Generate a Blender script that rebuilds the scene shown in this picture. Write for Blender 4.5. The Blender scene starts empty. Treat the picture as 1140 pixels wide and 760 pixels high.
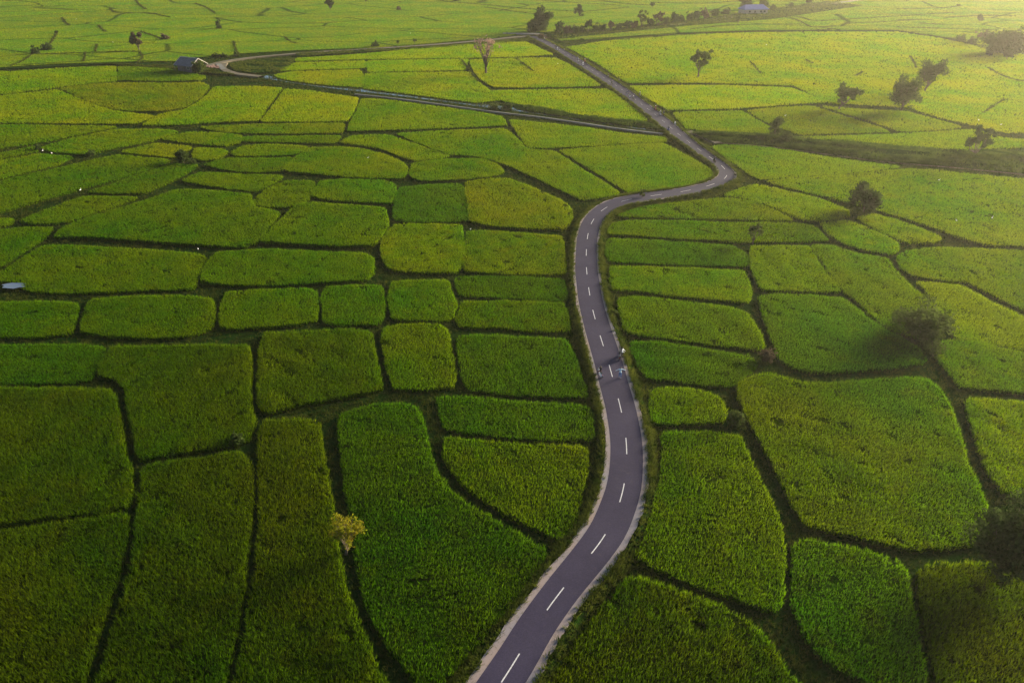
import bpy, bmesh, math, random
import numpy as np
from mathutils import Vector, Matrix
R = math.radians
random.seed(7)
rng = np.random.default_rng(7)
sc = bpy.context.scene
COL = sc.collection

# ------------------------------------------------------------------ camera, sky, sun, exposure
CAM_H = 53.6
PITCH = math.atan(465.0 / 760.0)
cd = bpy.data.cameras.new('camera'); cam = bpy.data.objects.new('camera', cd); COL.objects.link(cam)
cd.sensor_width = 36; cd.lens = 36 * 760 / 1140.0; cd.clip_start = .5; cd.clip_end = 6000
cam.location = (0, 0, CAM_H); cam.rotation_euler = (R(90) - PITCH, 0, 0)
sc.camera = cam

SUN_EL, SUN_AZ = 11.0, 58.0          # azimuth measured from the view direction (+Y) towards +X
w = bpy.data.worlds.new("World"); sc.world = w; w.use_nodes = True
nt = w.node_tree; nt.nodes.clear()
sky = nt.nodes.new('ShaderNodeTexSky'); sky.sky_type = 'NISHITA'; sky.sun_disc = False
sky.sun_elevation = R(SUN_EL); sky.sun_rotation = R(SUN_AZ); sky.air_density = 1.0; sky.dust_density = 1.0; sky.ozone_density = 2.5
bg = nt.nodes.new('ShaderNodeBackground'); bg.inputs['Strength'].default_value = .05
wo = nt.nodes.new('ShaderNodeOutputWorld')
nt.links.new(sky.outputs[0], bg.inputs[0]); nt.links.new(bg.outputs[0], wo.inputs[0])
sd = bpy.data.lights.new('sun', 'SUN'); sd.energy = 5.0; sd.angle = R(26.0); sd.color = (1, .86, .62)
sun = bpy.data.objects.new('sun', sd); COL.objects.link(sun)
dvec = Vector((math.sin(R(SUN_AZ)) * math.cos(R(SUN_EL)), math.cos(R(SUN_AZ)) * math.cos(R(SUN_EL)), math.sin(R(SUN_EL))))
sun.rotation_euler = dvec.to_track_quat('Z', 'Y').to_euler(); sun.location = (150, 80, 200)
sc.view_settings.view_transform = 'Standard'; sc.view_settings.look = 'None'
sc.view_settings.exposure = 2.18; sc.view_settings.gamma = 1
HAZE_D = .000105

# ------------------------------------------------------------------ helpers
cp, sp = math.cos(PITCH), math.sin(PITCH)
def at(px, py, z=0.0):
    """where the sight line through a photograph pixel meets the level plane z"""
    u = (px - 570.0) / 760.0; v = (py - 380.0) / 760.0
    dx, dy, dz = u, cp - v * sp, -sp - v * cp
    t = (z - CAM_H) / dz
    return (dx * t, dy * t)
def dist(x, y): return np.sqrt(x * x + y * y + CAM_H ** 2)

def props(o, label=None, cat=None, group=None, kind=None):
    if label: o['label'] = label
    if cat: o['category'] = cat
    if group: o['group'] = group
    if kind: o['kind'] = kind
    return o
def empty(name, loc, label, cat, group=None, rz=0):
    o = bpy.data.objects.new(name, None); COL.objects.link(o); o.location = loc; o.rotation_euler = (0, 0, rz)
    o.empty_display_size = .3
    return props(o, label, cat, group)
def mesh_np(name, V, F, mats, midx=None, smooth=False):
    """V (n,3), F list of (k,m) index arrays with one face size each"""
    me = bpy.data.meshes.new(name)
    V = np.asarray(V, np.float32)
    me.vertices.add(len(V)); me.vertices.foreach_set('co', V.ravel())
    nl = sum(f.size for f in F); nf = sum(len(f) for f in F)
    me.loops.add(nl); me.polygons.add(nf)
    me.loops.foreach_set('vertex_index', np.concatenate([f.ravel() for f in F]).astype(np.int32))
    tot = np.concatenate([np.full(len(f), f.shape[1], np.int32) for f in F])
    st = np.concatenate([[0], np.cumsum(tot)[:-1]]).astype(np.int32)
    me.polygons.foreach_set('loop_start', st)
    try: me.polygons.foreach_set('loop_total', tot)
    except Exception: pass
    for m in mats: me.materials.append(m)
    if midx is not None: me.polygons.foreach_set('material_index', np.concatenate(midx).astype(np.int32))
    me.polygons.foreach_set('use_smooth', np.full(nf, bool(smooth)))
    me.update(calc_edges=True); me.validate()
    return me
def link(name, me, parent=None):
    o = bpy.data.objects.new(name, me); COL.objects.link(o)
    if parent: o.parent = parent
    return o
class MB:
    """collects faces for one mesh"""
    def __init__(s): s.v = []; s.f = []
    def add(s, vs, fs):
        b = len(s.v); s.v += [tuple(p) for p in vs]; s.f += [tuple(i + b for i in f) for f in fs]; return s
    def box(s, c, d, rz=0, taper=1.0, bev=0.0):
        x, y, z = c; a, b, h = d[0] / 2, d[1] / 2, d[2] / 2; cr, sr = math.cos(rz), math.sin(rz)
        vs = []
        for zz, t in ((-h, 1), (h, taper)):
            for sx, sy in ((-1, -1), (1, -1), (1, 1), (-1, 1)):
                lx, ly = sx * a * t, sy * b * t
                vs.append((x + lx * cr - ly * sr, y + lx * sr + ly * cr, z + zz))
        return s.add(vs, [(0, 3, 2, 1), (4, 5, 6, 7), (0, 1, 5, 4), (1, 2, 6, 5), (2, 3, 7, 6), (3, 0, 4, 7)])
    def tube(s, pts, rad, n=6, cap=True):
        pts = [Vector(p) for p in pts]; rings = []; b0 = len(s.v)
        for i, p in enumerate(pts):
            t = (pts[min(i + 1, len(pts) - 1)] - pts[max(i - 1, 0)]).normalized()
            a = t.orthogonal().normalized(); c = t.cross(a)
            if i and rings:
                a = (pa - t * pa.dot(t)).normalized() if (pa - t * pa.dot(t)).length > 1e-4 else a; c = t.cross(a)
            pa = a; r = rad[i] if hasattr(rad, '__len__') else rad
            rings.append([p + (a * math.cos(2 * math.pi * k / n) + c * math.sin(2 * math.pi * k / n)) * r for k in range(n)])
        vs = [q for r_ in rings for q in r_]; fs = []
        for i in range(len(pts) - 1):
            for k in range(n):
                fs.append((i * n + k, i * n + (k + 1) % n, (i + 1) * n + (k + 1) % n, (i + 1) * n + k))
        if cap: fs += [tuple(range(n))[::-1], tuple((len(pts) - 1) * n + k for k in range(n))]
        return s.add(vs, fs)
    def build(s, name, m, parent=None, smooth=False):
        me = bpy.data.meshes.new(name); me.from_pydata(s.v, [], s.f); me.materials.append(m)
        if smooth:
            for p in me.polygons: p.use_smooth = True
        me.update(); return link(name, me, parent)

# ------------------------------------------------------------------ materials
def nodes(name):
    m = bpy.data.materials.new(name); m.use_nodes = True; t = m.node_tree; t.nodes.clear()
    return m, t, (lambda ty, **k: _n(t, ty, k)), t.links.new
def _n(t, ty, k):
    n = t.nodes.new(ty)
    for a, b in k.items():
        if a.startswith('i_'): n.inputs[a[2:].replace('_', ' ')].default_value = b
        else: setattr(n, a, b)
    return n
def noise(N, L, scale, detail=3, rough=.6, vec=None, stretch=None):
    n = N('ShaderNodeTexNoise'); n.inputs['Scale'].default_value = scale; n.inputs['Detail'].default_value = detail; n.inputs['Roughness'].default_value = rough
    g = N('ShaderNodeNewGeometry')
    if stretch:
        mp = N('ShaderNodeMapping'); mp.inputs['Scale'].default_value = stretch; L(g.outputs['Position'], mp.inputs[0]); L(mp.outputs[0], n.inputs[0])
    else: L(g.outputs['Position'], n.inputs[0])
    return n.outputs['Fac']
def ramp(N, L, src, stops):
    r = N('ShaderNodeValToRGB'); e = r.color_ramp.elements
    while len(e) < len(stops): e.new(.5)
    for q, (p, c) in zip(e, stops):
        q.position = p; q.color = (c, c, c, 1) if isinstance(c, (int, float)) else (*c, 1)
    L(src, r.inputs[0]); return r.outputs[0]
def mixc(N, L, f, a, b, mode='MIX'):
    m = N('ShaderNodeMix'); m.data_type = 'RGBA'; m.blend_type = mode
    if isinstance(f, (int, float)): m.inputs[0].default_value = f
    else: L(f, m.inputs[0])
    for i, c in ((6, a), (7, b)):
        if isinstance(c, tuple): m.inputs[i].default_value = (*c, 1)
        else: L(c, m.inputs[i])
    return m.outputs[2]
def plain(name, c, rough=.7, var=.25, scale=4, spec=.3, bump=0, metal=0):
    m, t, N, L = nodes(name)
    b = N('ShaderNodeBsdfPrincipled'); b.inputs['Roughness'].default_value = rough; b.inputs['Specular IOR Level'].default_value = spec; b.inputs['Metallic'].default_value = metal
    f = noise(N, L, scale, 4)
    c1 = tuple(x * (1 - var) for x in c); c2 = tuple(min(1, x * (1 + var)) for x in c)
    L(mixc(N, L, ramp(N, L, f, [(.3, 0.), (.7, 1.)]), c1, c2), b.inputs['Base Color'])
    if bump:
        bp = N('ShaderNodeBump'); bp.inputs['Strength'].default_value = bump; bp.inputs['Distance'].default_value = .05; L(f, bp.inputs['Height']); L(bp.outputs[0], b.inputs['Normal'])
    o = N('ShaderNodeOutputMaterial'); L(b.outputs[0], o.inputs[0]); return m

def rice_mat(name, blades, gain=1.0, patch=False):
    """colour comes from the field's own object colour, broken up at three sizes"""
    m, t, N, L = nodes(name)
    oi = N('ShaderNodeObjectInfo'); base = oi.outputs['Color']
    big = noise(N, L, .045, 3); mid = noise(N, L, .35, 4, .65); fine = noise(N, L, 3.2 if blades else 2.0, 2, .7)
    if patch:
        vo = N('ShaderNodeTexVoronoi'); vo.inputs['Scale'].default_value = 1.0
        g = N('ShaderNodeNewGeometry'); mp = N('ShaderNodeMapping'); mp.inputs['Scale'].default_value = (.010, .022, 0); mp.inputs['Rotation'].default_value = (0, 0, .12)
        wn = N('ShaderNodeTexNoise'); wn.inputs['Scale'].default_value = .012; L(g.outputs['Position'], wn.inputs[0])
        av = N('ShaderNodeVectorMath', operation='MULTIPLY_ADD'); L(wn.outputs['Color'], av.inputs[0]); av.inputs[1].default_value = (30, 30, 0); L(g.outputs['Position'], av.inputs[2])
        L(av.outputs[0], mp.inputs[0]); L(mp.outputs[0], vo.inputs[0])
        base = mixc(N, L, ramp(N, L, vo.outputs['Color'], [(.2, 0.), (.8, 1.)]), base, (.120, .165, .012))
        vd = N('ShaderNodeTexVoronoi', feature='DISTANCE_TO_EDGE'); vd.inputs['Scale'].default_value = 1.0; L(mp.outputs[0], vd.inputs[0])
        base = mixc(N, L, ramp(N, L, vd.outputs['Distance'], [(.005, 0.), (.018, 1.)]), (.035, .060, .008), base)
    yel = mixc(N, L, 1.0, base, (1.16, 1.04, .8), 'MULTIPLY'); dk = mixc(N, L, 1.0, base, (.58, .93, .9), 'MULTIPLY')
    c = mixc(N, L, ramp(N, L, big, [(.35, 0.), (.65, 1.)]), dk, yel)
    olive = mixc(N, L, 1.0, base, (1.12, .94, .8), 'MULTIPLY')
    c = mixc(N, L, ramp(N, L, mid, [(.5, 0.), (.72, .75)]), c, olive)
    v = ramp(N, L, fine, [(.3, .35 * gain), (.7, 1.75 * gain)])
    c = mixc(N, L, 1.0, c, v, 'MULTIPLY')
    o = N('ShaderNodeOutputMaterial')
    d = N('ShaderNodeBsdfDiffuse'); L(c, d.inputs[0])
    if blades:
        tr = N('ShaderNodeBsdfTranslucent'); tc = mixc(N, L, 1.0, c, (1.5, 1.35, .35), 'MULTIPLY'); L(tc, tr.inputs[0])
        mx = N('ShaderNodeMixShader'); mx.inputs[0].default_value = .58; L(d.outputs[0], mx.inputs[1]); L(tr.outputs[0], mx.inputs[2]); L(mx.outputs[0], o.inputs[0])
    else:
        bp = N('ShaderNodeBump'); bp.inputs['Strength'].default_value = 1; bp.inputs['Distance'].default_value = .3; L(fine, bp.inputs['Height']); L(bp.outputs[0], d.inputs['Normal'])
        L(d.outputs[0], o.inputs[0])
    return m
M_BLADE = rice_mat('rice_blades', True, 1.0)
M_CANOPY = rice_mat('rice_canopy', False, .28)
M_PLAINB = rice_mat('plain_rice_blades', True, 1.0, True)
M_PLAINC = rice_mat('plain_rice_canopy', False, .85, True)

def ground_mat():
    m, t, N, L = nodes('bank_soil_and_grass')
    a = noise(N, L, .3, 4, .65); b_ = noise(N, L, 2.5, 3, .7)
    c = mixc(N, L, ramp(N, L, a, [(.4, 0.), (.65, 1.)]), (.009, .028, .004), (.020, .036, .006))
    c = mixc(N, L, 1.0, c, ramp(N, L, b_, [(.25, .5), (.8, 1.5)]), 'MULTIPLY')
    d = N('ShaderNodeBsdfDiffuse'); L(c, d.inputs[0])
    bp = N('ShaderNodeBump'); bp.inputs['Strength'].default_value = 1; bp.inputs['Distance'].default_value = .25; L(b_, bp.inputs['Height']); L(bp.outputs[0], d.inputs['Normal'])
    o = N('ShaderNodeOutputMaterial'); L(d.outputs[0], o.inputs[0]); return m
M_GROUND = ground_mat()
def leafy(name, c, trans=.35, var=.45, scale=1.2, warm=None):
    m, t, N, L = nodes(name)
    f = noise(N, L, scale, 3, .7); c1 = tuple(x * (1 - var) for x in c); c2 = warm or tuple(x * (1 + var) for x in c)
    cc = mixc(N, L, ramp(N, L, f, [(.32, 0.), (.68, 1.)]), c1, c2)
    d = N('ShaderNodeBsdfDiffuse'); L(cc, d.inputs[0]); tr = N('ShaderNodeBsdfTranslucent'); L(cc, tr.inputs[0])
    mx = N('ShaderNodeMixShader'); mx.inputs[0].default_value = trans; L(d.outputs[0], mx.inputs[1]); L(tr.outputs[0], mx.inputs[2])
    o = N('ShaderNodeOutputMaterial'); L(mx.outputs[0], o.inputs[0]); return m
M_WEED = leafy('bank_weeds', (.024, .048, .008), .4, .5, .5, (.075, .085, .014))
M_VERGE = leafy('verge_weeds', (.045, .085, .010), .4, .5, .45, (.105, .12, .016))
M_LEAF = leafy('tree_leaves', (.055, .078, .016), .4)
M_LEAFD = leafy('dark_tree_leaves', (.038, .058, .014), .35)
M_LEAFY = leafy('yellow_tree_leaves', (.19, .14, .012), .5, .3, .9, (.19, .22, .012))
M_LEAFB = leafy('dry_brown_leaves', (.075, .058, .035), .35)
M_TWIG = leafy('pinkish_twigs', (.26, .17, .13), .3)
M_REED = leafy('canal_weeds', (.032, .075, .008), .4, .5, .3, (.080, .12, .014))
M_BARK = plain('bark', (.09, .07, .055), .9, .35, 3, .1, .6)
M_BARKP = plain('pale_bark', (.17, .13, .09), .9, .3, 3, .1, .6)

def asphalt_mat():
    m, t, N, L = nodes('asphalt')
    b = N('ShaderNodeBsdfPrincipled'); b.inputs['Roughness'].default_value = .85; b.inputs['Specular IOR Level'].default_value = .15
    a = noise(N, L, .18, 4, .6); f = noise(N, L, 9, 3, .8); s = noise(N, L, 1.1, 4, .7)
    c = mixc(N, L, ramp(N, L, a, [(.35, 0.), (.65, 1.)]), (.024, .020, .042), (.033, .028, .054))
    c = mixc(N, L, 1.0, c, ramp(N, L, f, [(.3, .72), (.72, 1.28)]), 'MULTIPLY')
    c = mixc(N, L, ramp(N, L, s, [(.58, 0.), (.74, .55)]), c, (.050, .042, .058))
    L(c, b.inputs['Base Color'])
    bp = N('ShaderNodeBump'); bp.inputs['Strength'].default_value = .5; bp.inputs['Distance'].default_value = .02; L(f, bp.inputs['Height']); L(bp.outputs[0], b.inputs['Normal'])
    o = N('ShaderNodeOutputMaterial'); L(b.outputs[0], o.inputs[0]); return m
M_ASPH = asphalt_mat()
def conc(name, c1, c2, dirt=(.08, .065, .035)):
    m, t, N, L = nodes(name)
    b = N('ShaderNodeBsdfPrincipled'); b.inputs['Roughness'].default_value = .85; b.inputs['Specular IOR Level'].default_value = .2
    a = noise(N, L, .25, 4, .6); f = noise(N, L, 4, 4, .75)
    c = mixc(N, L, ramp(N, L, a, [(.35, 0.), (.65, 1.)]), c1, c2)
    c = mixc(N, L, ramp(N, L, f, [(.52, 0.), (.72, .75)]), c, dirt)
    L(c, b.inputs['Base Color']); o = N('ShaderNodeOutputMaterial'); L(b.outputs[0], o.inputs[0]); return m
M_SHOULD = conc('concrete_shoulder', (.235, .18, .165), (.185, .17, .19))
M_LIP = conc('canal_concrete', (.11, .11, .10), (.16, .155, .14), (.10, .11, .06))
M_DIRT = conc('dirt_track', (.085, .072, .045), (.125, .10, .07), (.06, .075, .02))
M_PAINT = plain('road_paint', (.46, .45, .46), .6, .25, 6)
M_WATER = plain('still_water', (.02, .035, .035), .06, .1, 1, .5)
M_TIN = plain('weathered_tin_roof', (.14, .12, .13), .75, .35, 1.3, .15)
M_TINL = plain('pale_roof_edge', (.34, .31, .28), .6, .2, 2)
M_BLUER = plain('blue_roof', (.10, .12, .30), .5, .2, 1)
M_WALL = plain('plank_wall', (.10, .075, .08), .85, .35, 2)
M_WALLP = plain('pink_brick_heap', (.20, .12, .10), .9, .3, 2)
M_WHITE = plain('white_plumage', (.8, .79, .74), .8, .05, 3)
M_BLACK = plain('black_plastic', (.02, .02, .024), .35, .2, 3, .5)
M_RUB = plain('tyre_rubber', (.015, .015, .016), .85, .2, 3)
M_WHP = plain('white_fairing', (.7, .68, .7), .35, .05, 3, .5)
M_RED = plain('red_fairing', (.35, .02, .03), .35, .1, 3, .5)
M_BLUE = plain('blue_fairing', (.03, .05, .25), .35, .1, 3, .5)
M_GLASSL = plain('lamp_lens', (.6, .6, .6), .1, .05, 3, .7)
M_SKIN = plain('skin', (.30, .17, .11), .6, .08, 5)
M_HAIR = plain('black_hair', (.012, .010, .010), .6, .1, 5)

# ------------------------------------------------------------------ traced outlines (photograph pixels) set down on the ground
CROP = .85; ROADZ = .62
COLR = {'d': (.047, .110, .004), 'g': (.072, .128, .003), 'l': (.130, .188, .003), 'y': (.150, .196, .003), 'o': (.052, .092, .003), 'b': (.098, .132, .004)}
FIELDS = [  # tone, height, row angle, label, outline
('o', .95, 8, 'mottled dark rice field cut by the left edge, directly above the darkest corner field', [(-80,428),(0,429),(90,429),(122,430),(130,440),(136,480),(144,520),(147,548),(140,562),(90,570),(0,580),(-80,588)]),
('o', .85, 8, 'darkest rice field, in the bottom left corner of the photo', [(-120,596),(0,586),(90,573),(140,567),(146,575),(138,612),(126,655),(108,705),(88,775),(70,830),(-150,830)]),
('o', .95, 0, 'mottled olive rice field with a notched left side, left of the shrub on the bank', [(122,383),(200,381),(275,381),(281,388),(280,440),(284,468),(278,486),(255,494),(200,501),(155,509),(150,498),(142,460),(138,432),(128,420),(108,414),(112,397)]),
('o', .9, 95, 'long mottled rice field below the shrub on the bank, running to the bottom edge', [(162,515),(200,508),(258,499),(272,502),(281,512),(281,560),(277,620),(268,680),(250,755),(235,830),(85,830),(100,765),(118,715),(138,650),(150,590),(155,545),(155,522)]),
('o', .9, 92, 'long coarse rice strip just left of the yellow tree, widening to the bottom edge', [(295,465),(340,463),(354,467),(358,490),(364,530),(372,575),(380,620),(390,660),(404,700),(424,745),(456,830),(238,830),(256,765),(272,700),(282,640),(287,560),(287,480)]),
('d', .9, 120, 'bright smooth green rice field right of the yellow tree, tongue shaped, reaching the road', [(378,458),(400,450),(430,446),(456,447),(468,453),(474,475),(480,505),(488,528),(508,548),(545,570),(590,594),(609,605),(611,614),(598,634),(570,672),(535,712),(505,742),(490,762),(476,764),(452,742),(425,706),(408,680),(400,645),(394,610),(386,560),(379,510),(374,470)]),
('d', .85, 5, 'shallow wide rice strip beside the road, above the triangular field with the curved left bank', [(484,438),(520,438),(570,443),(620,446),(656,449),(663,465),(662,487),(620,488),(570,485),(530,481),(495,475),(488,462)]),
('g', .9, 5, 'rice field whose curved left bank narrows to a point at the road', [(494,483),(520,485),(570,490),(620,492),(652,493),(657,505),(653,535),(645,570),(637,590),(630,598),(610,592),(575,577),(545,560),(518,540),(500,520),(493,503)]),
('o', .9, 0, 'square olive rice field above the tongue shaped bright field', [(292,368),(330,365),(380,364),(410,366),(417,380),(422,405),(427,430),(400,438),(365,443),(325,450),(298,457),(288,452),(285,430),(287,395)]),
('g', .9, 0, 'upright narrow rice field, second to the left from the road at the walking person', [(426,362),(445,357),(490,358),(499,364),(503,390),(509,418),(504,428),(470,431),(438,430),(432,415),(426,388),(423,372)]),
('d', .9, 5, 'wide even green rice field left of the road beside the black scooter', [(510,372),(540,369),(590,372),(630,374),(637,385),(650,420),(656,440),(620,440),(570,436),(522,431),(514,418),(508,392)]),
('g', .8, 0, 'rice strip with a dark patch, left of the road, directly above the even green field', [(515,333),(570,332),(628,334),(633,345),(637,366),(600,367),(560,363),(510,361),(507,352)]),
('d', .75, 0, 'thinnest rice strip left of the road, below the brownish fields', [(508,306),(540,305),(600,307),(628,309),(631,331),(590,330),(540,328),(512,326),(507,316)]),
('b', .9, 90, 'dull brownish rice field left of the road, the lower of two ripening ones', [(520,256),(545,255),(590,258),(626,261),(629,280),(630,302),(590,303),(545,302),(518,299),(516,285)]),
('b', .95, 0, 'ripening yellow brown rice field with a slanted top, inside the road bend', [(519,201),(545,197),(565,197),(595,208),(625,222),(636,230),(635,243),(627,252),(590,251),(550,249),(524,244),(523,225),(519,212)]),
('d', .85, 0, 'vivid emerald rice field immediately left of the slant topped brown field', [(446,207),(480,204),(512,203),(518,212),(521,232),(520,243),(490,245),(450,244),(439,240),(440,222)]),
('l', .9, 90, 'yellowish rice field with a rounded left end, directly below the vivid emerald one', [(440,248),(480,247),(514,248),(516,262),(515,290),(508,301),(480,301),(440,299),(429,294),(424,280),(425,265),(432,254)]),
('g', .9, 90, 'small square mottled rice field under the yellowish one with the rounded left end', [(436,311),(460,309),(498,310),(503,322),(508,337),(505,349),(497,354),(460,353),(438,352),(433,340),(432,322)]),
('g', .9, 0, 'smallest square rice field, third to the left of the road below the long bank', [(363,317),(395,315),(424,315),(427,330),(427,350),(420,357),(390,359),(362,357),(359,345),(359,325)]),
('g', .95, 0, 'small rice field with an orange tinted centre, fourth to the left of the road', [(252,322),(290,319),(340,318),(353,322),(355,340),(353,353),(335,358),(290,361),(260,363),(245,361),(243,350),(246,332)]),
('g', .95, 0, 'wide rice field second from the left edge, in the row below the puddle', [(100,330),(150,327),(210,326),(237,329),(239,345),(234,362),(215,370),(180,373),(135,372),(100,369),(88,366),(91,348)]),
('g', .9, 0, 'rice field directly under the blue puddle at the left edge', [(-70,336),(0,333),(60,333),(87,335),(85,350),(80,367),(60,371),(30,373),(0,371),(-70,373)]),
('d', .8, 0, 'low emerald rice field at the left edge above the mottled chamfered one', [(-70,385),(0,381),(60,380),(112,381),(116,388),(108,403),(102,420),(80,423),(30,424),(0,424),(-70,424)]),
('g', .9, 20, 'long rice field holding the blue puddle, with a brown stain at its far corner', [(45,272),(90,271),(150,275),(210,279),(228,283),(222,300),(215,318),(205,320),(150,321),(100,323),(40,323),(25,320),(22,312),(2,310),(-20,314),(-60,314),(-60,310),(0,300),(25,285)]),
('g', .85, 20, 'small wedge of rice at the left edge above the puddle field', [(-60,268),(0,254),(30,251),(58,251),(50,262),(28,276),(0,294),(-60,308)]),
('g', 1.1, 15, 'largest rice field of the left middle, a broad slanted slab above the puddle field', [(196,209),(235,210),(277,214),(282,228),(311,234),(302,248),(288,266),(270,272),(230,270),(170,266),(110,261),(60,261),(68,252),(100,239),(150,225)]),
('g', .9, 0, 'little five sided rice plot at the right shoulder of the broad slanted slab', [(284,220),(298,208),(318,200),(347,200),(350,206),(343,219),(333,227),(305,229),(284,226)]),
('g', .95, 0, 'narrow rice plot between the little five sided one and the emerald field', [(349,215),(357,200),(380,198),(430,200),(439,204),(438,218),(434,224),(400,222),(360,219)]),
('g', 1.1, 10, 'large rice field with a slanted left side, left of the rounded yellowish one', [(330,225),(345,223),(390,226),(428,229),(432,240),(428,258),(415,270),(370,271),(320,268),(290,266),(296,258),(314,240)]),
('g', 1.0, 0, 'long low rice field with an emerald right end, under the slanted sided large field', [(240,279),(290,275),(340,277),(405,279),(415,284),(416,300),(408,308),(370,311),(310,315),(260,314),(224,311),(226,299),(233,286)]),
('g', .9, 0, 'flat oval rice plot on top of the emerald and brown fields', [(457,188),(461,180),(490,176),(535,175),(552,181),(560,190),(545,195),(505,198),(468,199),(458,194)]),
('l', 1.0, 0, 'rice field with a white egret standing in it, left of the flat oval plot', [(317,184),(330,173),(345,163),(385,162),(420,168),(447,178),(454,186),(448,196),(400,196),(350,191),(320,188)]),
('y', .85, 0, 'thin curved sliver of yellow rice above the egret field', [(378,157),(392,150),(430,149),(450,155),(478,165),(500,172),(490,175),(465,177),(445,172),(420,162),(395,159)]),
('l', .9, 0, 'long bright crooked rice field sweeping down to the top of the road bend', [(442,147),(500,144),(562,142),(572,150),(585,164),(616,167),(640,182),(690,213),(680,216),(650,220),(630,212),(590,192),(550,176),(520,171),(503,171),(480,163),(455,153)]),
('l', .9, 0, 'bright rice field just below the canal, with the long crooked bank field under it', [(403,109),(430,110),(480,117),(530,123),(558,129),(564,138),(520,140),(440,143),(388,144),(390,135),(398,122)]),
('l', .9, 0, 'triangular bright rice field between the canal and the road', [(568,132),(600,135),(650,141),(700,148),(740,152),(741,156),(700,158),(650,161),(616,163),(589,163),(578,148)]),
('l', .9, 0, 'big bright rice field inside the sharp hairpin of the road', [(622,166),(660,163),(700,160),(738,158),(757,168),(780,180),(794,190),(793,197),(775,203),(740,208),(700,212),(670,194),(640,175)]),
('b', .95, 0, 'golden bowl shaped rice field below the left of the hut', [(68,97),(100,93),(140,91),(190,92),(222,91),(233,95),(222,108),(205,118),(180,122),(140,122),(115,117),(90,107)]),
('l', .9, 0, 'rice field under the grassy bank left of the hut, upper left of the golden bowl', [(12,79),(70,75),(127,73),(128,89),(95,92),(62,96),(31,100),(20,90)]),
('l', .9, 0, 'small piece of rice cut by the left edge, below the far grassy bank', [(-60,79),(8,79),(18,92),(26,101),(0,104),(-60,106)]),
('g', .9, 0, 'narrow dark green rice plot directly in front of the hut', [(133,73),(190,75),(205,80),(228,84),(222,88),(190,89),(133,88)]),
('y', .9, 0, 'wide yellow green rice field wrapping under the golden bowl to the left edge', [(-60,109),(0,106),(62,99),(90,110),(115,120),(145,125),(172,128),(150,136),(100,136),(0,135),(-60,137)]),
('y', .9, 0, 'wedge of yellow green rice at the left edge under a straight thin line', [(-60,140),(0,138),(100,139),(130,140),(90,148),(40,158),(0,163),(-60,173)]),
('l', .9, 0, 'bright rice field to the right of the golden bowl', [(239,96),(275,95),(313,97),(300,113),(287,133),(250,134),(210,137),(158,138),(177,126),(206,121),(227,109)]),
('y', .95, 0, 'yellow rice field with tan patches below the start of the canal', [(318,98),(350,101),(397,108),(395,120),(386,133),(340,134),(291,134),(303,118)]),
('b', .8, 0, 'thin brown tinted rice strip below the yellow field at the canal start', [(222,140),(285,137),(382,136),(381,146),(340,147),(285,147),(245,145)]),
('g', .8, 0, 'thin plain green rice strip below the brown tinted strip', [(272,151),(330,150),(378,150),(373,158),(330,157),(285,156),(268,156)]),
('l', .9, 0, 'small thin rice plot up and to the right of the round bush', [(180,153),(205,147),(240,146),(268,150),(266,157),(250,161),(215,158)]),
('y', .9, 0, 'lens shaped yellow green rice field above the long slanting bank, left of the round bush', [(45,163),(75,154),(130,143),(185,143),(198,146),(175,154),(130,163),(95,170),(62,168)]),
('y', .9, 0, 'small yellow rice plot touching the round bush on its left', [(134,167),(172,158),(212,162),(196,174),(160,170)]),
('y', .85, 0, 'tiny yellow rice plot touching the round bush on its right', [(218,163),(248,165),(253,168),(243,175),(225,177),(214,172)]),
('l', .9, 0, 'upper of two low rice strips right of the round bush', [(258,168),(272,161),(300,159),(342,162),(328,170),(290,172),(262,172)]),
('g', .95, 0, 'lower of two low rice strips right of the round bush', [(228,181),(250,175),(285,175),(326,174),(314,188),(285,190),(250,187)]),
('g', .85, 0, 'dark low rice strip above the broad slanted slab, below the round bush', [(202,199),(222,190),(260,192),(315,194),(300,204),(284,211),(240,206)]),
('y', .9, 20, 'yellow green rice field slanting from the left edge beside two egrets', [(-60,186),(0,178),(40,170),(80,173),(60,183),(0,197),(-60,210)]),
('l', .8, 20, 'thinnest slanting rice sliver at the left edge', [(-60,178),(0,169),(38,162),(42,167),(0,175),(-60,184)]),
('g', .95, 20, 'long dark green rice field slanting up from the left edge towards the round bush', [(-60,216),(0,200),(60,187),(100,177),(132,171),(188,177),(150,192),(90,208),(40,222),(0,233),(-60,250)]),
('g', .9, 20, 'slanted rice plot left below the round bush, with weedy banks on both sides', [(98,212),(140,198),(190,181),(220,182),(200,194),(185,202),(158,213),(130,213)]),
('g', .9, 20, 'slanted rice plot under the weedy one, left of the broad slanted slab', [(22,244),(50,232),(92,217),(152,218),(120,229),(80,243),(62,246),(40,246)]),
('y', .8, 0, 'tiny rounded tip of rice at the left edge', [(-60,256),(0,241),(14,242),(12,247),(0,250),(-60,264)]),
('l', .85, 0, 'narrow rice plot above the upper canal bank, nearest to the canal start', [(305,83),(325,79),(398,77),(404,82),(401,96),(360,93),(320,88)]),
('l', .85, 0, 'rice field above the canal, left of the bare pink tree', [(408,81),(460,80),(523,79),(530,90),(545,100),(555,110),(530,113),(470,105),(405,97)]),
('l', .85, 0, 'pale rice strip behind the field left of the bare pink tree', [(410,67),(460,66),(520,65),(517,77),(460,78),(411,79)]),
('y', .85, 0, 'yellow green rice field between the bare pink tree and the straight road', [(524,66),(575,64),(618,64),(640,75),(668,94),(610,96),(552,96),(536,88),(528,77)]),
('l', .85, 0, 'rice field above the canal where the straight road crosses it', [(548,100),(600,99),(676,98),(700,115),(722,133),(690,132),(650,128),(600,118),(570,113),(556,110)]),
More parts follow.
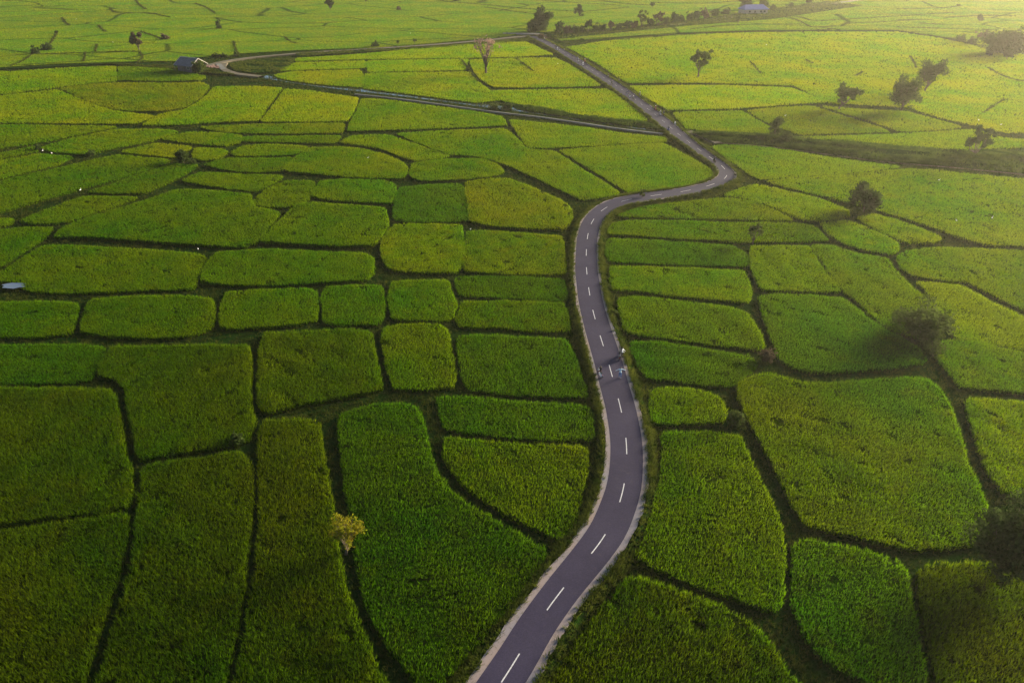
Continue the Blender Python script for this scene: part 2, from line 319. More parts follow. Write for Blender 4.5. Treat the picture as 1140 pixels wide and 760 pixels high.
('l', .85, 0, 'thin rice field below the dirt track, left of the road junction', [(330,64),(400,60),(480,52),(560,46),(585,46),(615,60),(560,63),(480,64),(400,65),(330,67)]),
('l', .8, 0, 'tiny rice strip beside the dirt track loop near the hut', [(330,69),(405,67),(408,74),(400,75),(325,77),(310,78)]),
('y', .85, 0, 'yellow rice field on the far side of the straight road, just before the weedy canal', [(750,124),(790,123),(825,122),(852,138),(872,148),(820,146),(765,142)]),
('y', .85, 0, 'four sided rice field with an egret, behind the upright bush on the weedy canal', [(832,122),(870,118),(905,117),(925,124),(960,134),(990,145),(940,147),(890,148),(858,137)]),
('y', .85, 0, 'rice field at the foot of the forked tree and the round crowned tree', [(915,117),(960,121),(1010,123),(1050,134),(1070,140),(1050,143),(1005,145),(965,132)]),
('y', .85, 0, 'long rice strip along the far side of the weedy canal', [(885,151),(940,150),(1005,148),(1082,143),(1115,152),(1200,160),(1200,163),(1140,162),(1095,164),(1070,165),(1000,160),(930,155)]),
('y', .85, 0, 'wide yellow field right of the straight road below the tree with spread arms', [(702,95),(800,94),(880,97),(920,112),(870,115),(830,119),(745,121),(722,108)]),
('l', .85, 0, 'vast far rice field around the tree with spread arms, reaching the right edge', [(632,52),(680,44),(760,38),(860,35),(1000,35),(1060,44),(1110,56),(1200,68),(1200,146),(1120,146),(1085,138),(1050,130),(1010,118),(925,113),(885,94),(800,91),(700,91),(660,66)]),
('l', .9, 5, 'rice field right of the hairpin, between the weedy canal and a thin line', [(792,161),(830,160),(870,165),(910,172),(960,179),(1004,184),(960,190),(900,194),(848,198),(835,192),(815,178)]),
('y', .95, 5, 'huge bright yellow green rice field with three egrets, behind the dark bushy tree', [(856,200),(900,196),(960,192),(1008,186),(1060,190),(1140,198),(1220,206),(1220,281),(1140,271),(1100,270),(1075,263),(1040,250),(1000,238),(960,226),(900,212),(870,205)]),
('l', .9, 0, 'pointed oval rice plot left of the dark bushy tree', [(808,215),(835,205),(850,205),(880,212),(920,222),(943,232),(945,238),(920,243),(895,242),(870,232),(840,220)]),
('g', .85, 0, 'topmost rice strip right of the road inside the bend, rising to a rounded top', [(688,238),(712,229),(760,223),(805,219),(840,222),(865,233),(882,243),(830,242),(760,240),(700,239)]),
('g', .85, 0, 'second rice strip right of the road inside the bend, with a bright square end', [(677,258),(681,247),(700,243),(760,244),(830,246),(885,246),(908,250),(923,265),(880,267),(840,267),(780,265),(720,261)]),
('d', .85, 0, 'third rice strip right of the road, deep green, ending at the small thorn tree', [(677,264),(720,265),(780,269),(815,271),(830,278),(836,288),(830,294),(790,293),(730,291),(678,289),(674,277)]),
('l', .85, 90, 'fourth rice strip right of the road, yellowish with fine upright rows', [(681,294),(740,295),(800,298),(828,299),(834,310),(838,325),(834,334),(790,330),(740,325),(710,321),(682,320),(679,308)]),
('g', .9, 85, 'fifth rice field right of the road, bulging to a rounded lower right corner', [(688,328),(715,327),(760,333),(810,338),(833,346),(847,365),(854,382),(848,387),(800,382),(750,375),(705,370),(696,366),(688,346)]),
('d', .85, 85, 'rice field right of the road beside the walking person in pale blue', [(701,377),(740,378),(790,386),(835,393),(844,402),(838,409),(815,427),(790,427),(750,421),(719,418),(708,400)]),
('g', .85, 85, 'smallest rice plot right of the road, a lozenge with a pointed right end', [(723,432),(740,427),(775,430),(803,438),(811,452),(807,466),(775,468),(726,470),(722,450)]),
('g', .9, 92, 'tall rice field right of the road with upright plant rows, below the lozenge plot', [(738,478),(790,477),(825,481),(835,500),(848,530),(865,562),(876,595),(877,640),(870,668),(860,676),(835,668),(790,655),(750,640),(722,628),(706,616),(716,592),(728,560),(735,520)]),
('o', .9, 60, 'coarse rice field at the bottom edge immediately right of the road', [(705,637),(735,646),(780,662),(825,680),(848,698),(862,720),(885,750),(915,780),(950,830),(560,830),(600,775),(635,722),(665,680),(692,642)]),
('d', .95, 75, 'large emerald edged rice field left below the broad round bush', [(844,328),(865,324),(905,326),(938,329),(955,340),(975,357),(1000,370),(1025,384),(1035,400),(1000,405),(955,409),(915,413),(885,407),(868,397),(858,375),(850,350)]),
('g', .9, 75, 'rice field to the right of the small thorn tree', [(838,272),(900,271),(906,280),(915,295),(930,312),(936,322),(900,322),(860,320),(848,319),(842,310),(836,290)]),
('g', .9, 75, 'long slanting rice field running down to the broad round bush', [(903,271),(930,272),(955,280),(988,285),(995,297),(1012,313),(1033,330),(1050,345),(1058,358),(1045,368),(1020,372),(998,366),(978,354),(955,332),(938,320),(922,298)]),
('l', .9, 0, 'small rice plot below the dark bushy tree, the left one of a pair', [(915,246),(945,243),(975,255),(1000,268),(1001,276),(993,280),(960,275),(937,268),(922,256)]),
('l', .9, 0, 'small rice plot below the dark bushy tree, the right one of a pair', [(953,240),(975,236),(1000,243),(1035,256),(1048,262),(1040,268),(1010,268),(985,257)]),
('g', .9, 0, 'striped rice field at the right edge, curving over the next one down', [(998,284),(1010,276),(1060,273),(1140,277),(1220,282),(1220,378),(1140,342),(1105,325),(1080,311),(1045,309),(1015,304),(1003,295)]),
('l', .9, 80, 'rice field at the right edge directly right of the broad round bush', [(1022,311),(1070,315),(1100,330),(1140,350),(1220,388),(1220,400),(1140,386),(1080,378),(1062,372),(1060,358),(1045,338)]),
('g', .9, 60, 'rice field at the right edge right below the broad round bush', [(1045,377),(1065,374),(1100,380),(1140,389),(1220,402),(1220,447),(1140,435),(1100,430),(1072,428),(1060,415),(1045,397),(1040,385)]),
('l', .95, 110, 'yellowish rice field at the right edge above the dark leafy tree', [(1079,440),(1110,441),(1145,446),(1220,458),(1220,560),(1150,552),(1120,545),(1105,528),(1092,500),(1083,470),(1076,450)]),
('g', .95, 60, 'largest rice field of the right foreground, broad and rounded, beside the dark leafy tree', [(822,421),(840,414),(860,412),(885,420),(905,424),(950,421),(1000,417),(1032,417),(1050,430),(1062,452),(1070,480),(1082,512),(1098,545),(1106,575),(1102,600),(1060,604),(1020,608),(985,602),(930,589),(895,580),(884,560),(868,525),(850,492),(836,470),(820,440)]),
('d', .9, 92, 'dark green rice field at the bottom edge, below the largest right foreground field', [(884,604),(893,596),(925,600),(970,609),(1000,619),(1011,632),(1017,665),(1026,710),(1036,765),(1042,830),(1010,830),(985,765),(950,750),(918,733),(896,706),(883,675),(881,640)]),
('o', .9, 92, 'rice field in the bottom right corner below the dark leafy tree', [(1025,628),(1035,622),(1070,620),(1120,622),(1160,628),(1230,640),(1230,830),(1055,830),(1045,770),(1036,715),(1028,670),(1021,640)]),
]

def resample(P, step, closed=True):
    P = np.asarray(P, float)
    if closed and len(P) > 4:      # keep sharp corners tight, let gentle bends run smooth
        out = []; n0 = len(P)
        for i in range(n0):
            a, b, c = P[i - 1], P[i], P[(i + 1) % n0]; u, v = b - a, c - b; lu, lv = np.linalg.norm(u), np.linalg.norm(v)
            turn = math.degrees(math.acos(max(-1, min(1, float(u @ v) / (lu * lv + 1e-9)))))
            if turn > 38:
                out += [b - u / lu * min(.34 * lu, 1.5), b, b + v / lv * min(.34 * lv, 1.5)]
            else: out.append(b)
        P = np.array(out)
    for _ in range(2):
        Q = np.roll(P, -1, 0) if closed else P[1:]
        A = P if closed else P[:-1]
        a = A * .75 + Q * .25; b = A * .25 + Q * .75
        N_ = np.empty((len(a) * 2, P.shape[1])); N_[0::2] = a; N_[1::2] = b
        P = N_ if closed else np.vstack([P[:1], N_, P[-1:]])
    Q = np.vstack([P, P[:1]]) if closed else P
    seg = np.linalg.norm(np.diff(Q, axis=0), axis=1); s = np.concatenate([[0], np.cumsum(seg)])
    n = max(8, int(s[-1] / step)); t = np.linspace(0, s[-1], n, endpoint=not closed)
    return np.stack([np.interp(t, s, Q[:, k]) for k in range(P.shape[1])], 1)
def inside(P, X, Y):
    r = np.zeros(X.shape, bool); n = len(P)
    for i in range(n):
        x1, y1 = P[i]; x2, y2 = P[(i + 1) % n]
        if y1 == y2: continue
        c = (y1 > Y) != (y2 > Y)
        r ^= c & (X < (x2 - x1) * (Y - y1) / (y2 - y1) + x1)
    return r
def snoise(x, y, f, seed):
    g = np.random.default_rng(seed); out = 0
    for k in range(5):
        a = g.uniform(0, 6.28); ff = f * g.uniform(.6, 1.7); out = out + np.sin((x * math.cos(a) + y * math.sin(a)) * ff + g.uniform(0, 6.28))
    return out / 5
def area2(P):
    x, y = P[:, 0], P[:, 1]; return np.sum(x * np.roll(y, -1) - y * np.roll(x, -1))

def tufts(X, Y, Z, size, nb, h, wd, lean, g):
    """nb pointed blades per plant; returns V,F"""
    n = len(X); X = np.repeat(X, nb); Y = np.repeat(Y, nb); Z = np.repeat(Z, nb); S = np.repeat(size, nb)
    a = g.uniform(0, 2 * np.pi, n * nb); ln = g.uniform(lean * .3, lean, n * nb); hh = h * g.uniform(.7, 1.25, n * nb) * np.minimum(1.25, .7 + .3 * S)
    r = g.uniform(0, .45, n * nb) * S * .28
    bx = X + np.cos(a) * r; by = Y + np.sin(a) * r
    b2 = a + np.pi / 2 + g.normal(0, .5, n * nb); wv = wd * S * g.uniform(.6, 1.3, n * nb)
    V = np.empty((n * nb, 3, 3), np.float32)
    V[:, 0, 0] = bx - np.cos(b2) * wv; V[:, 0, 1] = by - np.sin(b2) * wv; V[:, 0, 2] = Z
    V[:, 1, 0] = bx + np.cos(b2) * wv; V[:, 1, 1] = by + np.sin(b2) * wv; V[:, 1, 2] = Z
    V[:, 2, 0] = bx + np.cos(a) * ln * hh; V[:, 2, 1] = by + np.sin(a) * ln * hh; V[:, 2, 2] = Z + hh
    return V.reshape(-1, 3), np.arange(n * nb * 3, dtype=np.int32).reshape(-1, 3)
S_DIV, S_MIN = 600.0, .225
def scatter(P, ang, g, smin=S_MIN, sdiv=S_DIV, row=True):
    x0, y0 = P.min(0); x1, y1 = P.max(0); cx, cy = (x0 + x1) / 2, (y0 + y1) / 2
    dn = math.sqrt(max(0, y0) ** 2 + CAM_H ** 2); s0 = max(smin, dn / sdiv)
    rr = math.hypot(x1 - x0, y1 - y0) / 2 + 1
    k = np.arange(-rr, rr, s0); A, B = np.meshgrid(k, k); A = A.ravel(); B = B.ravel()
    jit = .22 if row else .5
    A = A + g.uniform(-1, 1, A.shape) * s0 * .5; B = B + g.uniform(-1, 1, B.shape) * s0 * jit
    c, s = math.cos(R(ang)), math.sin(R(ang)); X = cx + A * c - B * s; Y = cy + A * s + B * c
    ok = (X > x0) & (X < x1) & (Y > y0) & (Y < y1); X = X[ok]; Y = Y[ok]
    sl = np.maximum(smin, dist(X, Y) / sdiv); ok = g.uniform(0, 1, X.shape) < (s0 / sl) ** 2
    X = X[ok]; Y = Y[ok]; sl = sl[ok]
    # only what could be seen from here or from a little to the side
    u = X / (Y * cp + (CAM_H) * sp) * 760; ok = np.abs(u) < 760; 
    X = X[ok]; Y = Y[ok]; sl = sl[ok]
    ok = inside(P, X, Y); return X[ok], Y[ok], sl[ok]

FIELD_WORLD = []
def rice_field(i, tone, hgt, ang, label, pts):
    g = np.random.default_rng(100 + i)
    hgt -= .06; P = np.array([at(px, py, hgt) for px, py in pts])
    if area2(P) < 0: P = P[::-1]
    dm = math.hypot(P[:, 1].mean(), CAM_H)
    step = .5 if dm < 170 else 1.2
    P = resample(P, step); FIELD_WORLD.append(P)
    T = np.roll(P, -1, 0) - np.roll(P, 1, 0); T /= np.linalg.norm(T, axis=1)[:, None] + 1e-9; Nn = np.stack([T[:, 1], -T[:, 0]], 1)
    wob = (snoise(P[:, 0], P[:, 1], 1.3, i) * .16 + snoise(P[:, 0], P[:, 1], 3.1, i + 20) * .12 + snoise(P[:, 0], P[:, 1], .35, i + 50) * .24)[:, None]
    O = P + Nn * (wob + (.6 if dm > 260 else .38 if dm > 150 else .15 if dm > 112 else .0))
    n = len(O); ctop = hgt - .5
    I1 = O - Nn * .25
    base = O + Nn * .02
    V = np.vstack([np.c_[base, np.full(n, -.02)], np.c_[O, np.full(n, ctop - .22)], np.c_[I1, np.full(n, ctop)]])
    k = np.arange(n); k2 = (k + 1) % n
    Q1 = np.stack([k, k2, k2 + n, k + n], 1); Q2 = Q1 + n
    from mathutils.geometry import tessellate_polygon
    tri = np.array(tessellate_polygon([[Vector((a, b, 0)) for a, b in I1]]), np.int32)
    # make them face up
    a, b, c = I1[tri[:, 0]], I1[tri[:, 1]], I1[tri[:, 2]]
    cr = (b[:, 0] - a[:, 0]) * (c[:, 1] - a[:, 1]) - (b[:, 1] - a[:, 1]) * (c[:, 0] - a[:, 0]); tri[cr < 0] = tri[cr < 0][:, ::-1]
    tri = tri + 2 * n
    X, Y, S = scatter(O, ang, g)
    hv = snoise(X, Y, .9, i + 7) * .10 + snoise(X, Y, .25, i + 9) * .08
    gap = snoise(X, Y, 1.7, i + 3) - .35 * (snoise(X, Y, .33, i + 61) > .52) + g.normal(0, .25, X.shape)
    ok = gap > -.62 - .25 * (dm > 170); X, Y, S, hv = X[ok], Y[ok], S[ok], hv[ok]
    coarse = 1.25 if tone == 'o' else 1.0
    TV, TF = tufts(X, Y, ctop - .06 + hv * coarse, S / .28, 5, .46 * coarse, .044, .55, g)
    # blades that hang over the sides of the standing crop
    m = int(n * 2 if dm < 170 else n); idx = g.integers(0, n, m); fr = g.uniform(.0, 1, m)
    EX = O[idx, 0] + Nn[idx, 0] * .02; EY = O[idx, 1] + Nn[idx, 1] * .02
    EV, EF = tufts(EX, EY, fr * (ctop - .3), np.maximum(1, dist(EX, EY) / S_DIV / .28), 3, .5, .045, .55, g)
    nb = len(V); V = np.vstack([V, TV, EV]); F = [Q1, Q2, tri, TF + nb, EF + nb + len(TV)]
    mi = [np.zeros(len(Q1)), np.zeros(len(Q2)), np.zeros(len(tri)), np.ones(len(TF)), np.ones(len(EF))]
    # faces of one size must be contiguous arrays
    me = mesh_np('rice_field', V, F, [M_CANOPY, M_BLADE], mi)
    o = link('rice_paddy', me); c = COLR[tone]; q = g.uniform(.93, 1.07)
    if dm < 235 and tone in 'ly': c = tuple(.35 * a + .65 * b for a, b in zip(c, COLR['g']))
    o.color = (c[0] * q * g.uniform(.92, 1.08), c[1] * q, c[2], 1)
    return props(o, label, 'rice field', 'rice fields divided by low banks', 'thing')

# ------------------------------------------------------------------ ground
def ground():
    xs = np.array([-1700, -900, -500, -300, -200, -120, -60, 0, 60, 120, 200, 300, 500, 900, 1700.]); ys = np.array([-150, -20, 30, 60, 100, 150, 220, 320, 500, 900, 1500, 2600.])
    X, Y = np.meshgrid(xs, ys); V = np.c_[X.ravel(), Y.ravel(), np.zeros(X.size)]; nx = len(xs)
    F = np.array([(j * nx + i, j * nx + i + 1, (j + 1) * nx + i + 1, (j + 1) * nx + i) for j in range(len(ys) - 1) for i in range(nx - 1)], np.int32)
    props(link('ground', mesh_np('ground', V, [F], [M_GROUND])), kind='structure')
ground()
for i, f in enumerate(FIELDS): rice_field(i, *f)

# far rice plain behind the traced fields
PLAIN = [(-420, 82), (-60, 77), (0, 75), (60, 71), (130, 69), (205, 68), (208, 64), (240, 63), (262, 60), (330, 56), (420, 53), (480, 48), (545, 42), (575, 38), (600, 35), (625, 45), (680, 42), (760, 36), (860, 33), (1000, 33), (1060, 42), (1110, 54), (1200, 66), (1600, 95), (1600, -20), (1300, -60), (-150, -60), (-420, -20)]
def plain_field():
    g = np.random.default_rng(5)
    P = np.array([at(a, b, .5) for a, b in PLAIN]); P[:, 1] = np.minimum(P[:, 1], 2500); P[:, 0] = np.clip(P[:, 0], -1650, 1650)
    if area2(P) < 0: P = P[::-1]
    n = len(P); V = np.vstack([np.c_[P, np.full(n, -.02)], np.c_[P, np.full(n, .5)]]); k = np.arange(n); k2 = (k + 1) % n
    Q = np.stack([k, k2, k2 + n, k + n], 1)
    from mathutils.geometry import tessellate_polygon
    tri = np.array(tessellate_polygon([[Vector((a, b, 0)) for a, b in P]]), np.int32)
    a, b, c = P[tri[:, 0]], P[tri[:, 1]], P[tri[:, 2]]
    cr = (b[:, 0] - a[:, 0]) * (c[:, 1] - a[:, 1]) - (b[:, 1] - a[:, 1]) * (c[:, 0] - a[:, 0]); tri[cr < 0] = tri[cr < 0][:, ::-1]
    n_ = 260000
    Y = 300 + 1000 * g.uniform(0, 1, n_) ** 1.5; X = g.uniform(-1, 1, n_) * (Y * .80 + 60)
    ok = inside(P, X, Y); X = X[ok]; Y = Y[ok]; S = dist(X, Y) / 380
    TV, TF = tufts(X, Y, np.full(X.shape, .42), S / .28, 3, .3, .05, .95, g)
    F = [Q, tri + n, TF + 2 * n]; mi = [np.zeros(len(Q)), np.zeros(len(tri)), np.ones(len(TF))]
    o = link('rice_plants', mesh_np('rice_plants', np.vstack([V, TV]), F, [M_PLAINC, M_PLAINB], mi)); o.color = (.122, .182, .010, 1)
    props(o, kind='stuff')
plain_field()

# ------------------------------------------------------------------ strips: road, tracks, canal, banks
def spline(pts, step, z):
    P = np.array([at(a, b, z) for a, b in pts]); return resample(P, step, False)
def ribbon(name, Lp, Rp, zl, zr, m, kind='structure', parent=None, skirt=None):
    n = len(Lp); V = [np.c_[Lp, np.full(n, zl)], np.c_[Rp, np.full(n, zr)]]; k = np.arange(n - 1)
    F = [np.stack([k, k + n, k + n + 1, k + 1], 1)]
    if skirt is not None:
        V += [np.c_[Lp, np.full(n, skirt)], np.c_[Rp, np.full(n, skirt)]]
        F += [np.stack([k + 2 * n, k, k + 1, k + 2 * n + 1], 1), np.stack([k + n, k + 3 * n, k + 3 * n + 1, k + n + 1], 1)]
    o = link(name, mesh_np(name, np.vstack(V), F, [m]), parent); return props(o, kind=kind) if kind else o
def normals(C):
    T = np.gradient(C, axis=0); T /= np.linalg.norm(T, axis=1)[:, None]; return np.stack([T[:, 1], -T[:, 0]], 1)   # to the right when walking along
RL = [(468,840),(530,760),(570,700),(601,657),(627,624),(645,602),(657,585),(666,567),(676,540),(680,520),(680,500),(679,480),(675,457),(671,440),(665,417),(660,398),(652,370),(645,342),(641,312),(640,295),(641,280),(643,257),(650,242),(664,229),(682,221),(700,217),(725,214),(757,210),(782,205),(795,200),(801,194),(800,187),(791,180),(770,166),(745,148),(720,126),(695,107),(670,90),(642,71),(619,57),(602,48),(588,41)]
RR = [(530,840),(589,760),(616,700),(645,662),(673,630),(690,610),(702,590),(709,569),(714,545),(716,520),(716,492),(711,467),(706,447),(700,427),(694,405),(689,390),(680,365),(672,340),(667,312),(665,295),(664,280),(666,258),(671,244),(681,234),(693,229),(710,225),(740,220),(770,216),(800,208),(817,201),(821,194),(810,184),(787,168),(765,151),(745,133),(720,115),(695,96),(675,84),(655,72),(632,57),(614,47),(598,40)]
NR = 420
def evenly(P, n):
    seg = np.linalg.norm(np.diff(P, axis=0), axis=1); s = np.concatenate([[0], np.cumsum(seg)]); t = np.linspace(0, s[-1], n)
    return np.stack([np.interp(t, s, P[:, k]) for k in range(2)], 1)
def smooth(P, it):
    P = P.copy()
    for _ in range(it): P[1:-1] = P[1:-1] * .5 + (P[:-2] + P[2:]) * .25
    return P
Lw = spline(RL, 1.0, ROADZ); Rw = spline(RR, 1.0, ROADZ)
# match by nearest point so that the cross-sections stay square to the road
C0 = smooth(evenly((evenly(Lw, NR) + evenly(Rw, NR)) / 2, NR), 12)
for _ in range(2):
    Nc = normals(C0)
    def halfw(E):
        d = E[None] - C0[:, None]; j = np.argmin((d ** 2).sum(2), 1); return np.abs((d[np.arange(len(C0)), j] * Nc).sum(1)), j
    hl, jl = halfw(Lw); hr, jr = halfw(Rw)
    C0 = smooth(C0 + Nc * ((hr - hl) / 2)[:, None], 6)
C0 = evenly(C0, NR); Nc = normals(C0); hl, _ = halfw(Lw); hr, _ = halfw(Rw)
HW = np.clip((hl + hr) / 2, 1.5, 2.4); 
for _ in range(40): HW[1:-1] = HW[1:-1] * .5 + (HW[:-2] + HW[2:]) * .25
ROAD_C, ROAD_N, ROAD_W = C0, Nc, HW
SL = np.concatenate([[0], np.cumsum(np.linalg.norm(np.diff(C0, axis=0), axis=1))])
edge = (snoise(C0[:, 0], C0[:, 1], 1.1, 3) * .05)
A = C0 - Nc * (HW + edge)[:, None]; B = C0 + Nc * (HW - edge)[:, None]
sw = np.interp(C0[:, 1], [30, 60, 90, 140, 200, 400], [.75, .65, .45, .4, .4, .35])
wl = sw * (1 + .3 * snoise(C0[:, 0], C0[:, 1], .6, 11) + .25 * snoise(C0[:, 0], C0[:, 1], 2.2, 13)); wr = sw * (1 + .3 * snoise(C0[:, 0], C0[:, 1], .6, 12) + .25 * snoise(C0[:, 0], C0[:, 1], 2.2, 14))
A2 = A - Nc * wl[:, None]; B2 = B + Nc * wr[:, None]
# embankment with sloping sides
def embankment():
    n = NR; off = 1.1
    A3 = A2 - Nc * .35; B3 = B2 + Nc * .35; A4 = A2 - Nc * 1.3; B4 = B2 + Nc * 1.3
    rows = [np.c_[A4, np.full(n, -.01)], np.c_[A3, np.full(n, ROADZ - .10)], np.c_[B3, np.full(n, ROADZ - .10)], np.c_[B4, np.full(n, -.01)]]
    k = np.arange(n - 1); F = [np.stack([r * n + k, (r + 1) * n + k, (r + 1) * n + k + 1, r * n + k + 1], 1) for r in range(3)]
    props(link('road_embankment', mesh_np('road_embankment', np.vstack(rows), F, [M_GROUND])), kind='structure')
embankment()
ribbon('road', A, B, ROADZ, ROADZ, M_ASPH, skirt=ROADZ - .12)
ribbon('road_shoulder', A2, A - Nc * .004, ROADZ - .012, ROADZ - .008, M_SHOULD, skirt=ROADZ - .16)
ribbon('road_shoulder', B + Nc * .004, B2, ROADZ - .008, ROADZ - .012, M_SHOULD, skirt=ROADZ - .16)
# centre dashes, 3 m painted, 5 m open; phase fitted to the one seen at (658,605)
px, py = at(657.5, 602 + 3, ROADZ); j0 = np.argmin(((C0 - (px, py)) ** 2).sum(1)); ph = SL[j0]
cxs = lambda s: np.array([np.interp(s, SL, C0[:, k]) for k in range(2)])
dm = MB(); k = -20
while True:
    s = ph + k * 8.0; k += 1
    if s > SL[-1] - 6: break
    if s < 3: continue
    for q in range(4):
        s0, s1 = s - 1.5 + q * .75, s - .75 + q * .75
        p0, p1 = cxs(s0), cxs(s1); t = (p1 - p0) / np.linalg.norm(p1 - p0); nn = np.array([t[1], -t[0]]) * (.055 if p0[1] < 185 else .032)
        z = ROADZ + .005
        dm.add([(*(p0 - nn), z), (*(p0 + nn), z), (*(p1 + nn), z), (*(p1 - nn), z)], [(0, 1, 2, 3)])
props(dm.build('road_markings', M_PAINT), kind='structure')

def track(name, pts, width, z, m, skirt=-.01, step=2.0, wob=.15, kind='structure'):
    C = smooth(spline(pts, step, z), 2); Nn = normals(C); n = len(C)
    w_ = width / 2 * (1 + wob * snoise(C[:, 0], C[:, 1], .3, len(pts)))[:, None]
    return ribbon(name, C - Nn * w_, C + Nn * w_, z, z, m, skirt=skirt, kind=kind), C, Nn
track('dirt_track', [(228,74),(245,69),(270,65),(300,62),(350,58),(420,54),(480,50),(540,45),(575,41),(590,40)], 3.2, .60, M_DIRT)
track('dirt_track', [(596,39),(640,37),(700,33),(760,26),(830,17),(920,5),(1000,-6)], 6, .62, M_DIRT, step=6)
track('dirt_track', [(560,37),(600,37.5),(612,38)], 3.5, .66, M_LIP)
track('footpath', [(250,70),(246,74),(250,78),(262,82),(290,85)], 3.0, .63, M_DIRT)
track('footpath', [(243,71),(246,74),(249,77)], 2.2, .66, M_LIP)
track('field_bank', [(-160,80),(-60,77.5),(0,76.5),(60,73.5),(130,70.5),(200,71.5),(230,75)], 3.2, .50, M_GROUND)
# canal: dark water, concrete lip on the near side
track('canal_water', [(292,85),(320,90),(350,94.5),(400,100.5),(450,106),(500,112),(540,118),(575,122),(620,128),(660,134),(700,140),(730,144)], 4.2, .06, M_WATER)
track('canal_edge', [(395,104.5),(430,108),(470,113),(520,120),(560,125.5),(600,129.5),(650,137),(700,144.5),(738,148.5)], .7, .5, M_LIP)
track('footpath', [(800,159),(850,162),(910,170),(980,180),(1060,186),(1140,194),(1250,206)], .3, .2, M_DIRT)
track('footpath', [(766,146),(785,152),(800,159)], 2.4, .55, M_DIRT)

# ------------------------------------------------------------------ weeds on banks (stuff), from a mask of what is not field or road
gx0, gx1, gy0, gy1, gs = -330, 330, 25, 620, .5
NXm, NYm = int((gx1 - gx0) / gs), int((gy1 - gy0) / gs)
MASK = np.zeros((NYm, NXm), bool)
for P in FIELD_WORLD:
    i0 = max(0, int((P[:, 0].min() - gx0) / gs)); i1 = min(NXm, int((P[:, 0].max() - gx0) / gs) + 2); j0_ = max(0, int((P[:, 1].min() - gy0) / gs)); j1 = min(NYm, int((P[:, 1].max() - gy0) / gs) + 2)
    if i1 <= i0 or j1 <= j0_: continue
    X, Y = np.meshgrid(gx0 + np.arange(i0, i1) * gs, gy0 + np.arange(j0_, j1) * gs)
    MASK[j0_:j1, i0:i1] |= inside(P[::2] if len(P) > 60 else P, X, Y)
def free(X, Y):
    i = np.clip(((X - gx0) / gs).astype(int), 0, NXm - 1); j = np.clip(((Y - gy0) / gs).astype(int), 0, NYm - 1); return ~MASK[j, i]
def road_gap(X, Y):
    out = np.empty(len(X)); st = 4000
    for a in range(0, len(X), st):
        d = np.sqrt((X[a:a + st, None] - C0[None, ::2, 0]) ** 2 + (Y[a:a + st, None] - C0[None, ::2, 1]) ** 2); out[a:a + st] = d.min(1)
    return out
def bank_weeds():
    g = np.random.default_rng(31)
    n = 330000; D = 62 * (420 / 62) ** g.uniform(0, 1, n); Y = np.sqrt(np.maximum(0, D * D - CAM_H ** 2)); X = g.uniform(-1, 1, n) * (Y * cp + CAM_H * sp) * .86
    ok = (Y > 28) & (Y < 420) & free(X, Y) & (np.abs(X) < 325); X, Y = X[ok], Y[ok]
    pl = np.array([at(a, b, .5) for a, b in PLAIN]); ok = ~inside(pl, X, Y); X, Y = X[ok], Y[ok]
    dr = road_gap(X, Y); ok = dr > 3.1; X, Y, dr = X[ok], Y[ok], dr[ok]
    S = np.maximum(.25, dist(X, Y) / 420) / .28
    cl = snoise(X, Y, .5, 77)
    keep = (g.uniform(-1, 1, len(X)) < cl * 1.3 + .35); X, Y, S, dr, cl = X[keep], Y[keep], S[keep], dr[keep], cl[keep]
    V, F = tufts(X, Y, np.zeros(len(X)), S, 4, .38, .045, 1.0, g)
    props(link('bank_grass', mesh_np('bank_grass', V, [F], [M_WEED])), kind='stuff')
def verge_weeds():
    g = np.random.default_rng(32); n = 60000
    j = g.integers(0, NR, n); side = g.choice([-1, 1], n); off = HW[j] + (wl[j] + wr[j]) / 2 + g.exponential(.75, n) - .08
    X = C0[j, 0] + Nc[j, 0] * side * off + g.normal(0, .4, n); Y = C0[j, 1] + Nc[j, 1] * side * off + g.normal(0, .4, n)
    near = HW[j] + sw[j]
    d = road_gap(X, Y); ok = (d > near - .10) & (g.uniform(0, 1, n) < .30 + .5 * (snoise(X, Y, .45, 91) > -.1)) & free(X, Y) & (g.uniform(0, 1, n) < np.clip(130 / dist(X, Y), .15, 1)); X, Y, d, nr = X[ok], Y[ok], d[ok], near[ok]
    t = np.clip((d - nr - .3) / 1.0, 0, 1); Z = (ROADZ - .12) * (1 - t)
    S = np.maximum(.28, dist(X, Y) / 400) / .28
    V, F = tufts(X, Y, Z, S, 6, .42, .05, 1.1, g)
    props(link('verge_grass', mesh_np('verge_grass', V, [F], [M_VERGE])), kind='stuff')
bank_weeds(); verge_weeds()

